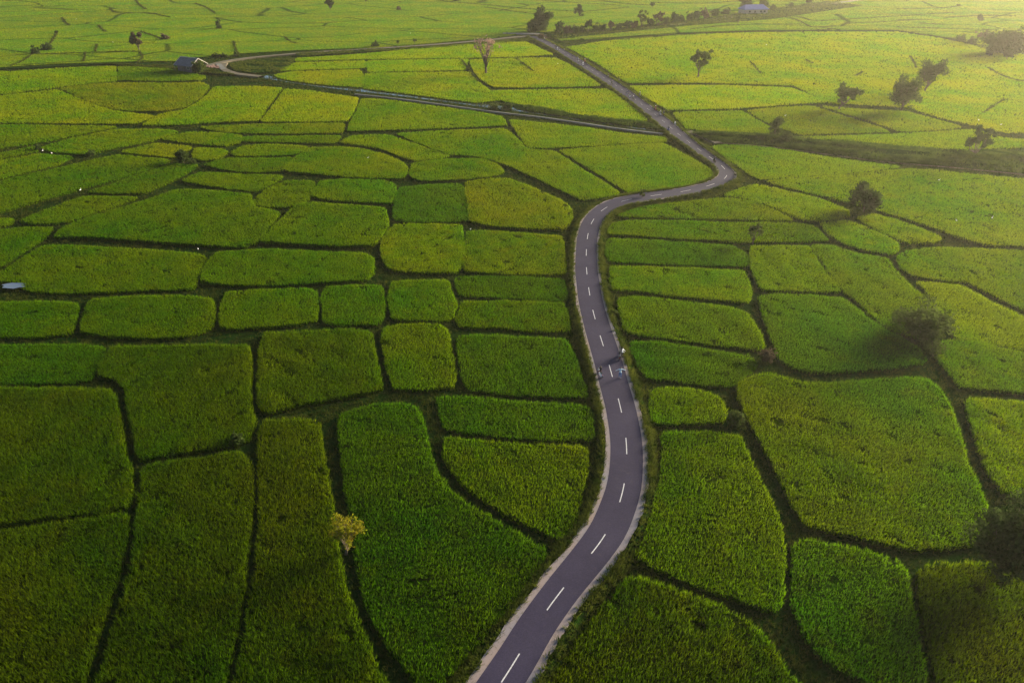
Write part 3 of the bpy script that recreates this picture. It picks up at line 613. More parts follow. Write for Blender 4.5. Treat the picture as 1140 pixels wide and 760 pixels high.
# weedy canal band right of the road: rough ground rising and falling, covered in weeds
def weedy_band(name, top, bot, zf, n_w, m, seed, hw=.9):
    g = np.random.default_rng(seed); n = 90
    T = evenly(np.array([at(a, b, .3) for a, b in top]), n); Bt = evenly(np.array([at(a, b, .3) for a, b in bot]), n); K = 14
    V = []
    for k in range(K):
        f = k / (K - 1); P = T * (1 - f) + Bt * f
        V.append(np.c_[P, zf(f) + .22 * snoise(P[:, 0], P[:, 1], .25, seed) * math.sin(math.pi * f)])
    V = np.vstack(V); i = np.arange(n - 1); F = [np.stack([k * n + i, (k + 1) * n + i, (k + 1) * n + i + 1, k * n + i + 1], 1) for k in range(K - 1)]
    props(link('canal_bank', mesh_np('canal_bank', V, F, [M_GROUND], smooth=True)), kind='structure')
    s = g.uniform(0, 1, n_w); f = g.uniform(0, 1, n_w)
    idx = s * (n - 1.001); i0 = idx.astype(int); fr = (idx - i0)[:, None]; Pt = T[i0] * (1 - fr) + T[i0 + 1] * fr; Pb = Bt[i0] * (1 - fr) + Bt[i0 + 1] * fr
    P = Pt * (1 - f[:, None]) + Pb * f[:, None]; ok = (snoise(P[:, 0], P[:, 1], .35, seed + 1) + g.normal(0, .2, n_w)) > -.15; P = P[ok]; f = f[ok]
    Z = np.array([zf(a) for a in f]) - .05
    W, TF = tufts(P[:, 0], P[:, 1], Z, dist(P[:, 0], P[:, 1]) / 330 / .28, 4, hw, .05, .9, g)
    props(link(name, mesh_np(name, W, [TF], [m])), kind='stuff')
zf1 = lambda f: .15 + .75 * math.exp(-((f - .42) / .13) ** 2) + .5 * math.exp(-((f - .8) / .12) ** 2) - .1 * math.sin(f * 9)
weedy_band('canal_weeds', [(762,146),(820,148),(880,152),(940,157),(1000,163),(1070,168),(1140,167),(1260,168)], [(792,158),(850,161),(910,169),(980,179),(1060,185),(1140,193),(1260,206)], zf1, 30000, M_REED, 41, .55)
weedy_band('canal_weeds', [(570,116),(600,120),(650,129),(690,134),(722,137)], [(575,121),(600,125),(650,133),(700,140),(734,144)], lambda f: .5 - .3 * f, 2600, M_REED, 43, .5)
weedy_band('track_weeds', [(330,60),(400,56),(480,52),(540,47),(592,43)], [(330,64),(400,59),(480,54),(545,49),(598,46)], lambda f: .5, 3500, M_VERGE, 44, .4)
weedy_band('track_weeds', [(596,37),(700,31),(760,24),(830,15),(920,2)], [(625,44),(700,36),(770,29),(860,22),(960,7)], lambda f: .65, 4000, M_VERGE, 45, .6)
weedy_band('loop_weeds', [(255,72),(280,68),(310,66),(330,66)], [(262,79),(285,82),(305,81),(318,78)], lambda f: .5, 1500, M_VERGE, 46, .4)
weedy_band('hut_weeds', [(100,72),(160,72),(200,73),(240,77)], [(133,73),(190,77),(240,83),(262,84)], lambda f: .45, 2500, M_WEED, 47, .5)

# thin dark field banks across the far plain and the biggest fields
LINES = [
 [(63,37),(57,47),(50,53),(38,58),(25,68),(12,73)], [(69,20),(72,24),(77,28)], [(110,28),(114,33),(118,35)], [(123,9),(125,13),(135,15),(165,14),(190,19)], [(151,0),(155,6),(163,10)], [(218,4),(230,8),(240,15)],
 [(157,35),(170,39),(183,44)], [(260,46),(263,56),(266,62)], [(317,41),(323,46),(330,48)], [(45,60),(100,58),(155,57)], [(108,49),(106,57)], [(95,58),(93,68)], [(155,58),(160,63),(153,69)],
 [(480,-1),(500,2),(540,5),(575,9),(610,11),(650,13)], [(595,0),(640,3),(690,6)], [(540,8),(575,13),(600,16)], [(650,13),(680,10),(700,8)], [(665,0),(700,5),(740,6)],
 [(795,21),(850,18),(890,18),(905,24),(930,22)], [(780,37),(840,34),(870,36),(930,32)], [(770,32),(820,27),(890,27)], [(870,18),(888,22),(897,27),(905,31),(930,29)], [(915,23),(1000,18),(1060,14)],
 [(1000,10),(1050,9),(1066,7)], [(1000,22),(1038,22)], [(1025,26),(1050,27)], [(1050,20),(1090,17),(1130,18)], [(1000,30),(1060,32),(1100,33)], [(940,26),(990,24),(1020,22)],
 [(1020,38),(1032,39),(1047,41),(1060,45),(1075,47),(1100,55),(1125,57)], [(690,44),(740,40),(800,36)], [(730,3),(790,4),(820,1)],
 [(835,68),(840,73),(847,81)], [(1014,63),(1018,69),(1020,75)], [(898,67),(905,70)], [(953,84),(960,80)], [(1095,125),(1110,115),(1118,110)], [(1100,75),(1120,86),(1140,90)],
 [(575,65),(585,72),(594,79)], [(514,66),(520,74),(526,82),(533,90)],
]
def far_banks():
    for li, ln in enumerate(LINES):
        z = .72; C = spline(ln, 2.5, z); C = C[C[:, 1] < 2300]
        if len(C) < 3: continue
        Nn = normals(C); n = len(C); d = dist(C[:, 0], C[:, 1]); wdt = (.22 + .0011 * d + .12 * snoise(C[:, 0], C[:, 1], .2, li))[:, None]
        zz = z + .12 * snoise(C[:, 0], C[:, 1], .5, li); V = np.vstack([np.c_[C - Nn * wdt, np.full(n, .3)], np.c_[C - Nn * wdt * .4, zz], np.c_[C + Nn * wdt * .4, zz], np.c_[C + Nn * wdt, np.full(n, .3)]])
        k = np.arange(n - 1); F = [np.stack([r * n + k, (r + 1) * n + k, (r + 1) * n + k + 1, r * n + k + 1], 1) for r in range(3)]
        g = np.random.default_rng(li); m = n * 3; j = g.integers(0, n, m)
        W, TF = tufts(C[j, 0] + g.normal(0, .3, m), C[j, 1] + g.normal(0, .3, m), np.full(m, z - .2), d[j] / 330 / .28, 3, .45, .05, .8, g)
        F.append(TF + len(V)); props(link('field_bank', mesh_np('field_bank', np.vstack([V, W]), F, [M_WEED])), kind='structure')
far_banks()

# ------------------------------------------------------------------ trees and bushes
def leaf_cloud(centres, radii, n, size, g, flat=.8):
    idx = g.integers(0, len(centres), n); c = np.asarray(centres)[idx]; r = np.asarray(radii)[idx][:, None]
    d = g.normal(0, 1, (n, 3)); d /= np.linalg.norm(d, axis=1)[:, None]; p = c + d * r * (g.uniform(0, 1, (n, 1)) ** .45) * np.array([1, 1, flat])
    a = g.normal(0, 1, (n, 3)); a /= np.linalg.norm(a, axis=1)[:, None]; b = np.cross(a, g.normal(0, 1, (n, 3))); b /= np.linalg.norm(b, axis=1)[:, None] + 1e-9
    s = size * g.uniform(.55, 1.4, (n, 1)); V = np.empty((n, 4, 3)); V[:, 0] = p - a * s; V[:, 1] = p + b * s * .45; V[:, 2] = p + a * s; V[:, 3] = p - b * s * .45
    return V.reshape(-1, 3), np.arange(n * 4, dtype=np.int32).reshape(-1, 4)
def tree(px, py, hpx, wpx, label, name='tree', cat='tree', group=None, leaf=None, bark=None, n=3500, seed=0, form='round', lean=0.0, fill=1.0, z=0.0, trunk=.3):
    """hpx, wpx: size in the photograph, turned into metres at the place it stands"""
    g = np.random.default_rng(1000 + seed); leaf = leaf or M_LEAF; bark = bark or M_BARK
    x, y = at(px, py, z); dc = y * cp + CAM_H * sp; m = dc / 760.0; W = wpx * m * .86; el = math.atan2(CAM_H, y)
    H = max(.8, (hpx * m - .35 * W * math.sin(el)) / math.cos(el))
    root = empty(name, (x, y, z), label, cat, group, rz=0)
    tb = MB(); cents = []; rad = []
    th = H * trunk; r0 = max(.05, .022 * H + .01 * W); top = Vector((lean * H * .35, 0, th))
    tb.tube([(0, 0, -.1), (lean * H * .12, .02 * H, th * .5), top], [r0 * 1.3, r0, r0 * .85], 7)
    nb = {'round': 11, 'open': 9, 'fork': 8, 'column': 7, 'bush': 11, 'flat': 12, 'vase': 14, 'mass': 22}[form]
    for k in range(nb):
        a = 2 * math.pi * (k / nb) + g.uniform(-.4, .4); q = g.uniform(.45, 1)
        if form == 'column': e = Vector((math.cos(a) * W * .22 * q, math.sin(a) * W * .22 * q, th + (H * .92 - th) * (k + .6) / nb)); cr = W * .3
        elif form == 'fork':
            sd_ = -1 if k % 2 else 1; e = Vector((sd_ * W * g.uniform(.12, .36) + lean * W * .3, g.uniform(-.2, .2) * W, th + (H * (.98 if sd_ < 0 else .72) - th) * g.uniform(.35, .85))); cr = W * .17
        elif form == 'open': e = Vector((math.cos(a) * W * .4 * q, math.sin(a) * W * .36 * q, th + (H - th) * g.uniform(.35, 1.0))); cr = W * .12
        elif form == 'vase': e = Vector((math.cos(a) * W * .40 * q, math.sin(a) * W * .38 * q, H * (.62 + .34 * g.uniform(0, 1)))); cr = W * .15
        elif form == 'flat': e = Vector((math.cos(a) * W * .36 * q, math.sin(a) * W * .36 * q, H * g.uniform(.5, .8))); cr = W * .17
        elif form == 'mass': e = Vector(((-.45 + .9 * k / nb) * W, g.uniform(-.3, .3) * H, H * g.uniform(.3, .72))); cr = H * .35
        elif form == 'bush': e = Vector((math.cos(a) * W * .3 * q, math.sin(a) * W * .3 * q, H * g.uniform(.25, .75))); cr = W * .2
        else: e = Vector((math.cos(a) * W * .33 * q, math.sin(a) * W * .33 * q, th + (H - th) * g.uniform(.2, .92))); cr = W * .19
        e.x += lean * e.z * .5; s_ = top * g.uniform(.45, 1); mid = (s_ + e) / 2 + Vector((0, 0, -.06 * H if form != 'vase' else .03 * H)) + Vector(g.normal(0, .03 * W, 3))
        tb.tube([s_, mid, e], [r0 * .6, r0 * .38, r0 * .14], 5)
        cr *= 1.25; cents.append(tuple(e)); rad.append(cr * g.uniform(.75, 1.25))
        for _ in range(3):
            e2 = e + Vector(g.normal(0, 1, 3)) * cr * .65; e2.z = max(e2.z, .15 * H); tb.tube([mid * .4 + e * .6, e2], [r0 * .22, r0 * .06], 4); cents.append(tuple(e2)); rad.append(cr * g.uniform(.55, .95))
    if form in ('round', 'bush', 'flat'):
        cents += [(lean * H * .3, 0, H * .5), (lean * H * .4, 0, H * .72)] * 2; rad += [W * .30, W * .27] * 2
        if form == 'bush': cents += [(-.2 * W, 0, H * .36), (.2 * W, 0, H * .36)]; rad += [W * .26, W * .26]
    tb.build('trunk', bark, root, True)
    ls = max(.10, m * 1.05) * (1.0 if H > 2 else .75)
    V, F = leaf_cloud(cents, rad, int(n * fill * (.95 if m > .2 else .5)), ls * (1.25 if m > .2 else 1.25 if form == 'vase' else 2.1), g)
    V[:, 2] = np.maximum(V[:, 2], .05)
    link('crown', mesh_np('crown', V, [F], [leaf]), root)
    return root
T = tree
T(385, 617, 42, 42, 'small tree with sparse yellow and orange leaves on the bank between two foreground fields', form='vase', leaf=M_LEAFY, bark=M_BARKP, n=3600, seed=1, trunk=.25, lean=.25)
T(1112, 640, 70, 92, 'large dark leafy tree at the right edge of the foreground', n=16000, seed=2, leaf=M_LEAFD, trunk=.22)
T(1027, 376, 36, 74, 'broad low round bush with a soft dark crown where three field banks meet', 'bush', 'bush', n=8000, seed=3, form='flat', leaf=M_LEAF, trunk=.25)
T(962, 236, 30, 36, 'dark bushy tree with a ragged crown on the bank before the huge yellow field', n=4200, seed=4, leaf=M_LEAFD, trunk=.15)
T(838, 272, 24, 16, 'small thin thorn tree at a bank crossing right of the road', n=500, seed=5, form='open', trunk=.3)
T(1003, 125, 34, 38, 'round crowned tree with a dark trunk, nearer of the two beside each other', n=4500, seed=6, trunk=.3)
T(1029, 103, 32, 28, 'tree with a dense upright crown just behind the round crowned tree', n=3600, seed=7, lean=.15, trunk=.3)
T(933, 123, 31, 26, 'forked two crowned tree standing on a bank left of the round crowned tree', n=2600, seed=8, form='fork', lean=.35, trunk=.25)
T(777, 87, 27, 26, 'open tree with spread arms in the vast field right of the straight road', n=1500, seed=9, form='open', trunk=.4)
T(862, 152, 21, 13, 'upright narrow bush at the edge of the weedy canal', 'bush', 'bush', n=1400, seed=10, form='column', trunk=.15)
T(876, 159, 13, 16, 'low bush beside the upright narrow bush on the canal', 'bush', 'bush', n=900, seed=11, form='bush', trunk=.1)
T(1083, 176, 33, 28, 'open twiggy tree standing in the weedy canal near the right edge', n=1900, seed=12, form='open', leaf=M_LEAFD, trunk=.2, fill=1.2)
T(541, 83, 40, 30, 'almost bare tree with a pinkish haze of twigs above the canal', n=420, seed=13, form='vase', leaf=M_TWIG, bark=M_BARK, trunk=.32)
T(600, 36, 24, 26, 'big dense dark tree behind the road junction', n=7000, seed=14, form='bush', leaf=M_LEAFD, trunk=.1)
T(590, 33, 10, 8, 'small dark bush at the left foot of the big junction tree', 'bush', 'bush', n=500, seed=15, form='bush', leaf=M_LEAFD, trunk=.1)
T(645, 19, 12, 8, 'lone small tree in the far plain right of the big junction tree', n=500, seed=16, leaf=M_LEAFD, form='column', trunk=.2)
T(155, 57, 18, 16, 'tree with a greyish feathery crown in the far plain left of the hut', n=1200, seed=17, form='open', leaf=M_LEAFB, trunk=.25, fill=1.1)
T(148, 51, 9, 5, 'small dark tree touching the feathery grey tree', n=300, seed=18, leaf=M_LEAFD, trunk=.2)
T(185, 45, 7, 9, 'tiny bush at the end of a thin bank left of the hut', 'bush', 'bush', n=300, seed=19, form='bush', leaf=M_LEAFB, trunk=.1)
T(53, 57, 7, 12, 'flat dark bush on a slanting bank in the far left plain', 'bush', 'bush', n=600, seed=20, form='bush', leaf=M_LEAFD, trunk=.1)
T(41, 61, 7, 11, 'smaller dark bush below the flat one on the slanting bank', 'bush', 'bush', n=500, seed=21, form='bush', leaf=M_LEAFD, trunk=.1)
T(63, 38, 4, 4, 'tiny bush at the upper end of the slanting bank', 'bush', 'bush', n=120, seed=22, form='bush', leaf=M_LEAFD, trunk=.1)
T(244, 33, 9, 6, 'small dark tree alone in the plain up and right of the hut', n=350, seed=23, leaf=M_LEAFD, form='column', trunk=.2)
T(368, 12, 13, 10, 'small round tree alone at the top edge left of centre', n=700, seed=24, leaf=M_LEAFD, trunk=.2)
T(407, 3, 7, 4, 'tiny tree at the top edge right of the small round one', n=200, seed=25, leaf=M_LEAFD, trunk=.2)
T(508, 2, 6, 8, 'tiny dark bush at the top edge left of the junction tree', 'bush', 'bush', n=250, seed=26, form='bush', leaf=M_LEAFD, trunk=.1)
T(444, 12, 4, 6, 'pale low bush in the far plain near the top edge', 'bush', 'bush', n=150, seed=27, form='bush', leaf=M_LEAFB, trunk=.1)
T(205, 182, 15, 16, 'round dark bush alone among the slanting left fields', 'bush', 'bush', n=1800, seed=28, form='bush', leaf=M_LEAFD, trunk=.1)
T(214, 184, 5, 14, 'low weedy shrub at the right foot of the round dark bush', 'bush', 'bush', n=500, seed=29, form='bush', leaf=M_LEAFD, trunk=.1)
T(266, 494, 14, 16, 'small dark shrub on the bank between two foreground fields at left', 'shrub', 'shrub', n=900, seed=30, form='bush', leaf=M_LEAFD, trunk=.1)
T(818, 472, 18, 22, 'weedy shrub on the bank at the tip of the lozenge plot', 'shrub', 'shrub', n=1500, seed=31, form='bush', trunk=.1)
T(852, 402, 16, 20, 'rusty brown shrub at the bank crossing beside the emerald edged field', 'shrub', 'shrub', n=1300, seed=32, form='bush', leaf=M_LEAFB, trunk=.1, fill=.8)
T(715, 222, 11, 9, 'little palm like shrub on the road edge at the top of the bend', 'shrub', 'shrub', n=260, seed=33, form='open', trunk=.3)
T(683, 351, 6, 10, 'low shrub on the right verge of the middle road stretch', 'shrub', 'shrub', n=350, seed=34, form='bush', trunk=.1)
T(222, 82, 12, 18, 'bush growing against the front of the hut', 'bush', 'bush', n=1500, seed=35, form='bush', trunk=.1)
T(263, 64, 6, 3, 'bare crooked sapling beside the dirt track near the hut', 'sapling', 'tree', n=40, seed=36, form='open', trunk=.5)
T(102, 102+75, 5, 9, 'small weedy clump on the long slanting bank beside the two egrets', 'shrub', 'shrub', n=260, seed=37, form='bush', trunk=.1) if False else None
T(44, 168, 8, 8, 'small dark shrub on the slanting bank beside the two white egrets', 'shrub', 'shrub', n=400, seed=38, form='bush', leaf=M_LEAFD, trunk=.1)
T(102, 174, 6, 11, 'low shrub halfway along the upper slanting bank', 'shrub', 'shrub', n=400, seed=39, form='bush', leaf=M_LEAFD, trunk=.1)
T(565, 122, 6, 14, 'dark shrub on the canal bank in line with the bare tree', 'shrub', 'shrub', n=700, seed=40, form='bush', leaf=M_LEAFD, trunk=.1)
T(550, 122, 5, 12, 'smaller shrub on the canal bank just left of the dark one', 'shrub', 'shrub', n=500, seed=41, form='bush', trunk=.1)
T(1118, 60, 22, 38, 'wide dark thicket at the right edge of the far plain', 'thicket', 'thicket', n=9000, seed=42, form='mass', leaf=M_LEAFD, trunk=.1)
T(1120, 67, 11, 11, 'round tree in front of the wide dark thicket', n=900, seed=43, leaf=M_LEAFD, trunk=.35)
T(1101, 64, 7, 5, 'tiny tree at the left foot of the wide dark thicket', n=300, seed=44, leaf=M_LEAFD, trunk=.3)
T(1090, 25, 7, 7, 'lone small tree beyond the thicket near the top right', n=400, seed=45, leaf=M_LEAFD, trunk=.2)
T(1067, 8, 3, 5, 'tiny pale bush at the end of a thin line near the top right', 'bush', 'bush', n=100, seed=46, form='bush', trunk=.1)
T(1068, 47, 6, 12, 'low hedge like bush left of the thicket, the left one of two', 'bush', 'bush', n=500, seed=47, form='bush', trunk=.1)
T(1081, 50, 7, 14, 'low hedge like bush left of the thicket, the right one of two', 'bush', 'bush', n=600, seed=48, form='bush', trunk=.1)
T(1095, 43, 7, 14, 'bush above the left end of the thicket', 'bush', 'bush', n=500, seed=49, form='bush', leaf=M_LEAFB, trunk=.1)
T(821, 28, 8, 5, 'tiny lone tree just below the blue roofed house', n=200, seed=50, form='open', trunk=.4)
T(829, 12, 14, 15, 'round dark tree behind the blue roofed house', n=1500, seed=51, leaf=M_LEAFD, trunk=.15)
T(850, 10, 9, 12, 'lower tree to the right of the blue roofed house', n=700, seed=52, trunk=.15)
T(726, 9, 5, 6, 'tiny tree behind the tree row near the top edge', n=150, seed=53, form='open', trunk=.3)
T(462, 50, 6, 4, 'thin sapling on the track side, right one of two', 'sapling', 'tree', n=70, seed=54, form='open', trunk=.5)
T(443, 51, 5, 3, 'thin sapling on the track side, left one of two', 'sapling', 'tree', n=60, seed=55, form='open', trunk=.5)
T(418, 53, 4, 12, 'low dark bush on the far side of the dirt track', 'bush', 'bush', n=400, seed=56, form='bush', leaf=M_LEAFD, trunk=.1)
T(245, 64, 4, 22, 'low hedge on the far side of the dirt track beside the hut', 'hedge', 'hedge', n=900, seed=57, form='mass', leaf=M_LEAFD, trunk=.1)
# the row of shrubs along the track beyond the junction, one by one
row = [(622, 38, 15, 10), (632, 39, 11, 12), (640, 39, 10, 11), (648, 38, 9, 9), (655, 37, 12, 10), (663, 37, 9, 10), (671, 36, 9, 9), (680, 35, 11, 10), (689, 35, 9, 10), (698, 34, 11, 9), (706, 33, 10, 9), (714, 32, 17, 12), (724, 31, 10, 10), (732, 30, 15, 13), (742, 29, 10, 10), (750, 27, 12, 10), (757, 26, 8, 9), (768, 24, 9, 9), (775, 23, 11, 8), (784, 22, 13, 12), (796, 19, 9, 11), (808, 17, 6, 10), (604, 44, 5, 10), (612, 43, 5, 8), (880, 8, 3, 9), (885, 2, 6, 5), (860, 12, 5, 8), (900, 4, 4, 8)]
rl = ['first dark shrub of the row beside the junction', 'second shrub from the junction in the track row', 'third shrub from the junction in the track row', 'fourth shrub from the junction in the track row', 'fifth shrub from the junction, a little taller than its neighbours', 'sixth shrub from the junction in the track row', 'seventh shrub from the junction in the track row', 'eighth shrub from the junction, feathery', 'ninth shrub from the junction in the track row', 'tenth shrub from the junction in the track row', 'eleventh shrub from the junction, left beside the tallest palm like one', 'tallest palm like shrub in the track row', 'shrub between the two tall palm like ones in the track row', 'second tall palm like shrub in the track row', 'shrub just right of the second tall palm like one', 'sixteenth shrub from the junction in the track row', 'low seventeenth shrub from the junction in the track row', 'slim dark shrub in the track row, fifth before the gap near the blue roof', 'dark narrow shrub beside the densest one in the far half of the row', 'densest dark shrub in the far half of the track row', 'shrub right of the densest one in the far half of the row', 'last low shrub of the row before the blue roofed house', 'dark low shrub at the left road edge by the junction', 'low shrub at the right road edge just below the junction', 'low pale shrub on the track beyond the blue roofed house', 'upright shrub at the top edge on the far track', 'first shrub past the blue roofed house', 'low faint shrub near the top edge on the far track']
for i, ((a, b, h, w_), lb) in enumerate(zip(row, rl)):
    T(a, b, h, w_, lb, 'shrub', 'shrub', 'shrubs in a row along the far track', form='open' if i in (11, 13, 7, 4) else 'bush', leaf=(M_LEAFD, M_LEAF, M_LEAFB)[(i * 2) % 3 if i % 4 else 0], n=450, seed=70 + i, trunk=.15)

# ------------------------------------------------------------------ hut, blue roofed house
def hut():
    x, y = at(214, 79, .3); s = (y * cp + CAM_H * sp) / 760.0
    r = empty('hut', (x, y, .25), 'small hut with a weathered grey tin roof beside the dirt track', 'hut', rz=R(-28)); r.scale = (1.12,) * 3
    W, D, Hh = 7.6, 6.0, 2.6
    b = MB(); b.box((0, D / 2, Hh / 2), (.12 + W, .12, Hh)); b.box((0, -D / 2, Hh / 2 + .01), (W + .12, .12, Hh)); b.box((-W / 2, 0, Hh / 2), (.12, D - .13, Hh)); b.box((W / 2, 0, Hh / 2), (.12, D - .13, Hh)); b.build('wall', M_WALL, r)
    rf = MB(); ov = .9; a, c = W / 2 + ov, D / 2 + ov; zt = Hh + 2.1; ze = Hh - .25; t = .09
    rf.add([(-a, -c, ze), (a, -c, ze), (a, 0, zt), (-a, 0, zt), (-a, c, ze), (a, c, ze)] + [(-a, -c, ze - t), (a, -c, ze - t), (a, 0, zt - t), (-a, 0, zt - t), (-a, c, ze - t), (a, c, ze - t)],
           [(0, 1, 2, 3), (3, 2, 5, 4), (6, 9, 8, 7), (9, 10, 11, 8), (0, 6, 7, 1), (4, 5, 11, 10), (1, 7, 8, 2), (2, 8, 11, 5), (0, 3, 9, 6), (3, 4, 10, 9)])
    for k in range(12):
        xx = -a + .3 + k * (2 * a - .6) / 11
        for sgn in (-1, 1): rf.tube([(xx, sgn * c, ze + .02), (xx, 0, zt + .02)], .04, 4)
    ro = rf.build('roof', M_TIN, r)
    v = MB()
    for sx in (-1, 1):
        for sgn in (-1, 1): v.tube([(sx * (a + .02), sgn * (c + .02), ze + .05), (sx * (a + .02), 0, zt + .08)], .11, 4)
    v.tube([(-a, 0, zt + .06), (a, 0, zt + .06)], .13, 5); v.build('roof_trim', M_TINL, ro)
    g = MB()
    for sx in (-1, 1): MB().add([(sx * W / 2, -D / 2, Hh), (sx * W / 2, D / 2, Hh), (sx * W / 2, 0, Hh + 1.7)], [(0, 1, 2)]).build('gable', M_WALL, r)
    d = MB().box((-.9, -D / 2 - .09, 1.0), (.95, .06, 2.0)).build('door', M_BLACK, r); MB().box((-.55, -D / 2 - .14, 1.0), (.12, .04, .05)).build('handle', M_TINL, d)
    wd = MB().box((1.9, -D / 2 - .085, 1.5), (1.2, .05, .9)).build('window', M_BLACK, r); f = MB()
    f.box((1.9, -D / 2 - .12, 1.99), (1.4, .06, .08)).box((1.9, -D / 2 - .12, 1.01), (1.4, .06, .08)).box((1.24, -D / 2 - .12, 1.5), (.08, .06, .9)).box((2.56, -D / 2 - .12, 1.5), (.08, .06, .9)); f.build('window_frame', M_TINL, wd)
    for sx in (-1, 0, 1): MB().tube([(sx * (a - .2), -c + .15, -.3), (sx * (a - .2), -c + .15, ze)], .08, 6).build('post', M_BARKP, r)
    # awning stretching to the right of the hut
hut()
def blue_house():
    x, y = at(838, 15, .5); r = empty('house', (x, y, .4), 'small far house with a bright blue roof in front of a round tree', 'house', rz=R(12))
    W, D, H = 17, 9, 3.0
    MB().box((0, 0, H / 2), (W, D, H)).build('wall', M_TINL, r)
    a, c, ze, zt = W / 2 + .8, D / 2 + .8, H - .1, H + 2.6
    MB().add([(-a, -c, ze), (a, -c, ze), (a, c, ze), (-a, c, ze), (-a + 2.5, 0, zt), (a - 2.5, 0, zt), (-a, -c, ze - .12), (a, -c, ze - .12), (a, c, ze - .12), (-a, c, ze - .12)],
             [(0, 1, 5, 4), (1, 2, 5), (2, 3, 4, 5), (3, 0, 4), (0, 6, 7, 1), (1, 7, 8, 2), (2, 8, 9, 3), (3, 9, 6, 0), (6, 9, 8, 7)]).build('roof', M_BLUER, r)
    d = MB().box((-1, -D / 2 - .04, 1.05), (1.0, .06, 2.1)).build('door', M_WALL, r)
    for xx in (-5, 3.5, 6.2): MB().box((xx, -D / 2 - .04, 1.6), (1.3, .06, 1.0)).build('window', M_BLACK, r)
blue_house()
hx, hy = at(237, 75, .5)
bh = MB(); g = np.random.default_rng(3)
for k in range(60): bh.box((hx + g.normal(0, 1.6), hy + g.normal(0, 1.2), .55 + g.uniform(0, .8) * .5), (.8, .45, .35), rz=g.uniform(0, 3))
props(bh.build('brick_heap', M_WALLP), 'low heap of pinkish bricks at the right corner of the hut', 'brick heap')
# little puddle in the left field
pc = at(15, 318, .5); pm = MB(); n = 22; g = np.random.default_rng(8)
pv = [(pc[0] + math.cos(2 * math.pi * k / n) * (1.9 + g.uniform(-.5, .5)) , pc[1] + math.sin(2 * math.pi * k / n) * (1.2 + g.uniform(-.3, .3)), .55) for k in range(n)]
pm.add(pv, [tuple(range(n))]); 
M_PUD = plain('puddle_water', (.10, .12, .15), .05, .05, 1, .8)
props(pm.build('puddle', M_PUD), kind='structure')

# ------------------------------------------------------------------ people and scooters
def body_mesh(key, joints, edges, zones, base):
    """one continuous skinned figure; zones give (material, test on the unposed face centre)"""
    me = bpy.data.meshes.new(key); me.from_pydata([j[0] for j in joints], edges, [])
    o = bpy.data.objects.new(key, me); COL.objects.link(o)
    sk = o.modifiers.new('skin', 'SKIN'); ss = o.modifiers.new('sub', 'SUBSURF'); ss.levels = 1; ss.render_levels = 1
    for v, j in zip(me.skin_vertices[0].data, joints): v.radius = (j[1], j[1] if len(j) < 3 else j[2])
    me.skin_vertices[0].data[0].use_root = True
    dg = bpy.context.evaluated_depsgraph_get(); dg.update(); m2 = bpy.data.meshes.new_from_object(o.evaluated_get(dg)); bpy.data.objects.remove(o); bpy.data.meshes.remove(me)
    m2.name = key; m2.materials.clear()
    for m, _ in zones: m2.materials.append(m)
    for p in m2.polygons:
        p.use_smooth = True
        for i, (_, tst) in enumerate(zones):
            if tst(p.center): p.material_index = i; break
    return m2
def standing_joints(arm='down'):
    J = [((0, 0, .95), .13, .10), ((0, 0, 1.18), .12, .10), ((0, .0, 1.40), .15, .10), ((0, 0, 1.51), .055), ((0, -.01, 1.60), .085, .10), ((0, -.01, 1.70), .07, .09)]
    E = [(0, 1), (1, 2), (2, 3), (3, 4), (4, 5)]
    for s in (-1, 1):
        b = len(J)
        if arm == 'spread': J += [((s * .17, 0, 1.42), .055), ((s * .43, -.03, 1.36), .042), ((s * .66, -.05, 1.27), .034), ((s * .74, -.05, 1.24), .038, .02)]
        elif arm == 'reach': J += [((s * .17, 0, 1.38), .055), ((s * .24, -.18, 1.18), .042), ((s * .20, -.38, 1.12), .032), ((s * .18, -.46, 1.13), .036, .02)]
        else: J += [((s * .18, 0, 1.40), .055), ((s * .23, .02, 1.13), .042), ((s * .22, -.06, .90), .032), ((s * .22, -.08, .81), .036, .02)]
        E += [(2, b), (b, b + 1), (b + 1, b + 2), (b + 2, b + 3)]
        b = len(J); st = .10 * s
        J += [((s * .10, 0, .84), .095), ((s * .11, -.03 - st * .6, .48), .065), ((s * .11, .03 - st, .10), .045), ((s * .11, -.02 - st, .05), .045, .03), ((s * .11, -.15 - st, .04), .038, .025)]
        E += [(0, b), (b, b + 1), (b + 1, b + 2), (b + 2, b + 3), (b + 3, b + 4)]
    return J, E
def riding_joints():
    J = [((0, .12, .80), .13, .11), ((0, .08, 1.02), .12, .10), ((0, .02, 1.22), .15, .10), ((0, -.02, 1.33), .055), ((0, -.04, 1.42), .10, .11), ((0, -.04, 1.52), .085, .10)]
    E = [(0, 1), (1, 2), (2, 3), (3, 4), (4, 5)]
    for s in (-1, 1):
        b = len(J); J += [((s * .17, .0, 1.22), .055), ((s * .27, -.20, 1.03), .042), ((s * .27, -.44, 1.01), .032), ((s * .27, -.52, 1.02), .036, .025)]
        E += [(2, b), (b, b + 1), (b + 1, b + 2), (b + 2, b + 3)]
        b = len(J); J += [((s * .12, .0, .76), .095), ((s * .17, -.30, .66), .068), ((s * .17, -.22, .34), .045), ((s * .17, -.26, .28), .04, .03), ((s * .17, -.38, .27), .036, .025)]
        E += [(0, b), (b, b + 1), (b + 1, b + 2), (b + 2, b + 3), (b + 3, b + 4)]
    return J, E
def cloth(name, c): return plain(name, c, .9, .15, 6, .1)
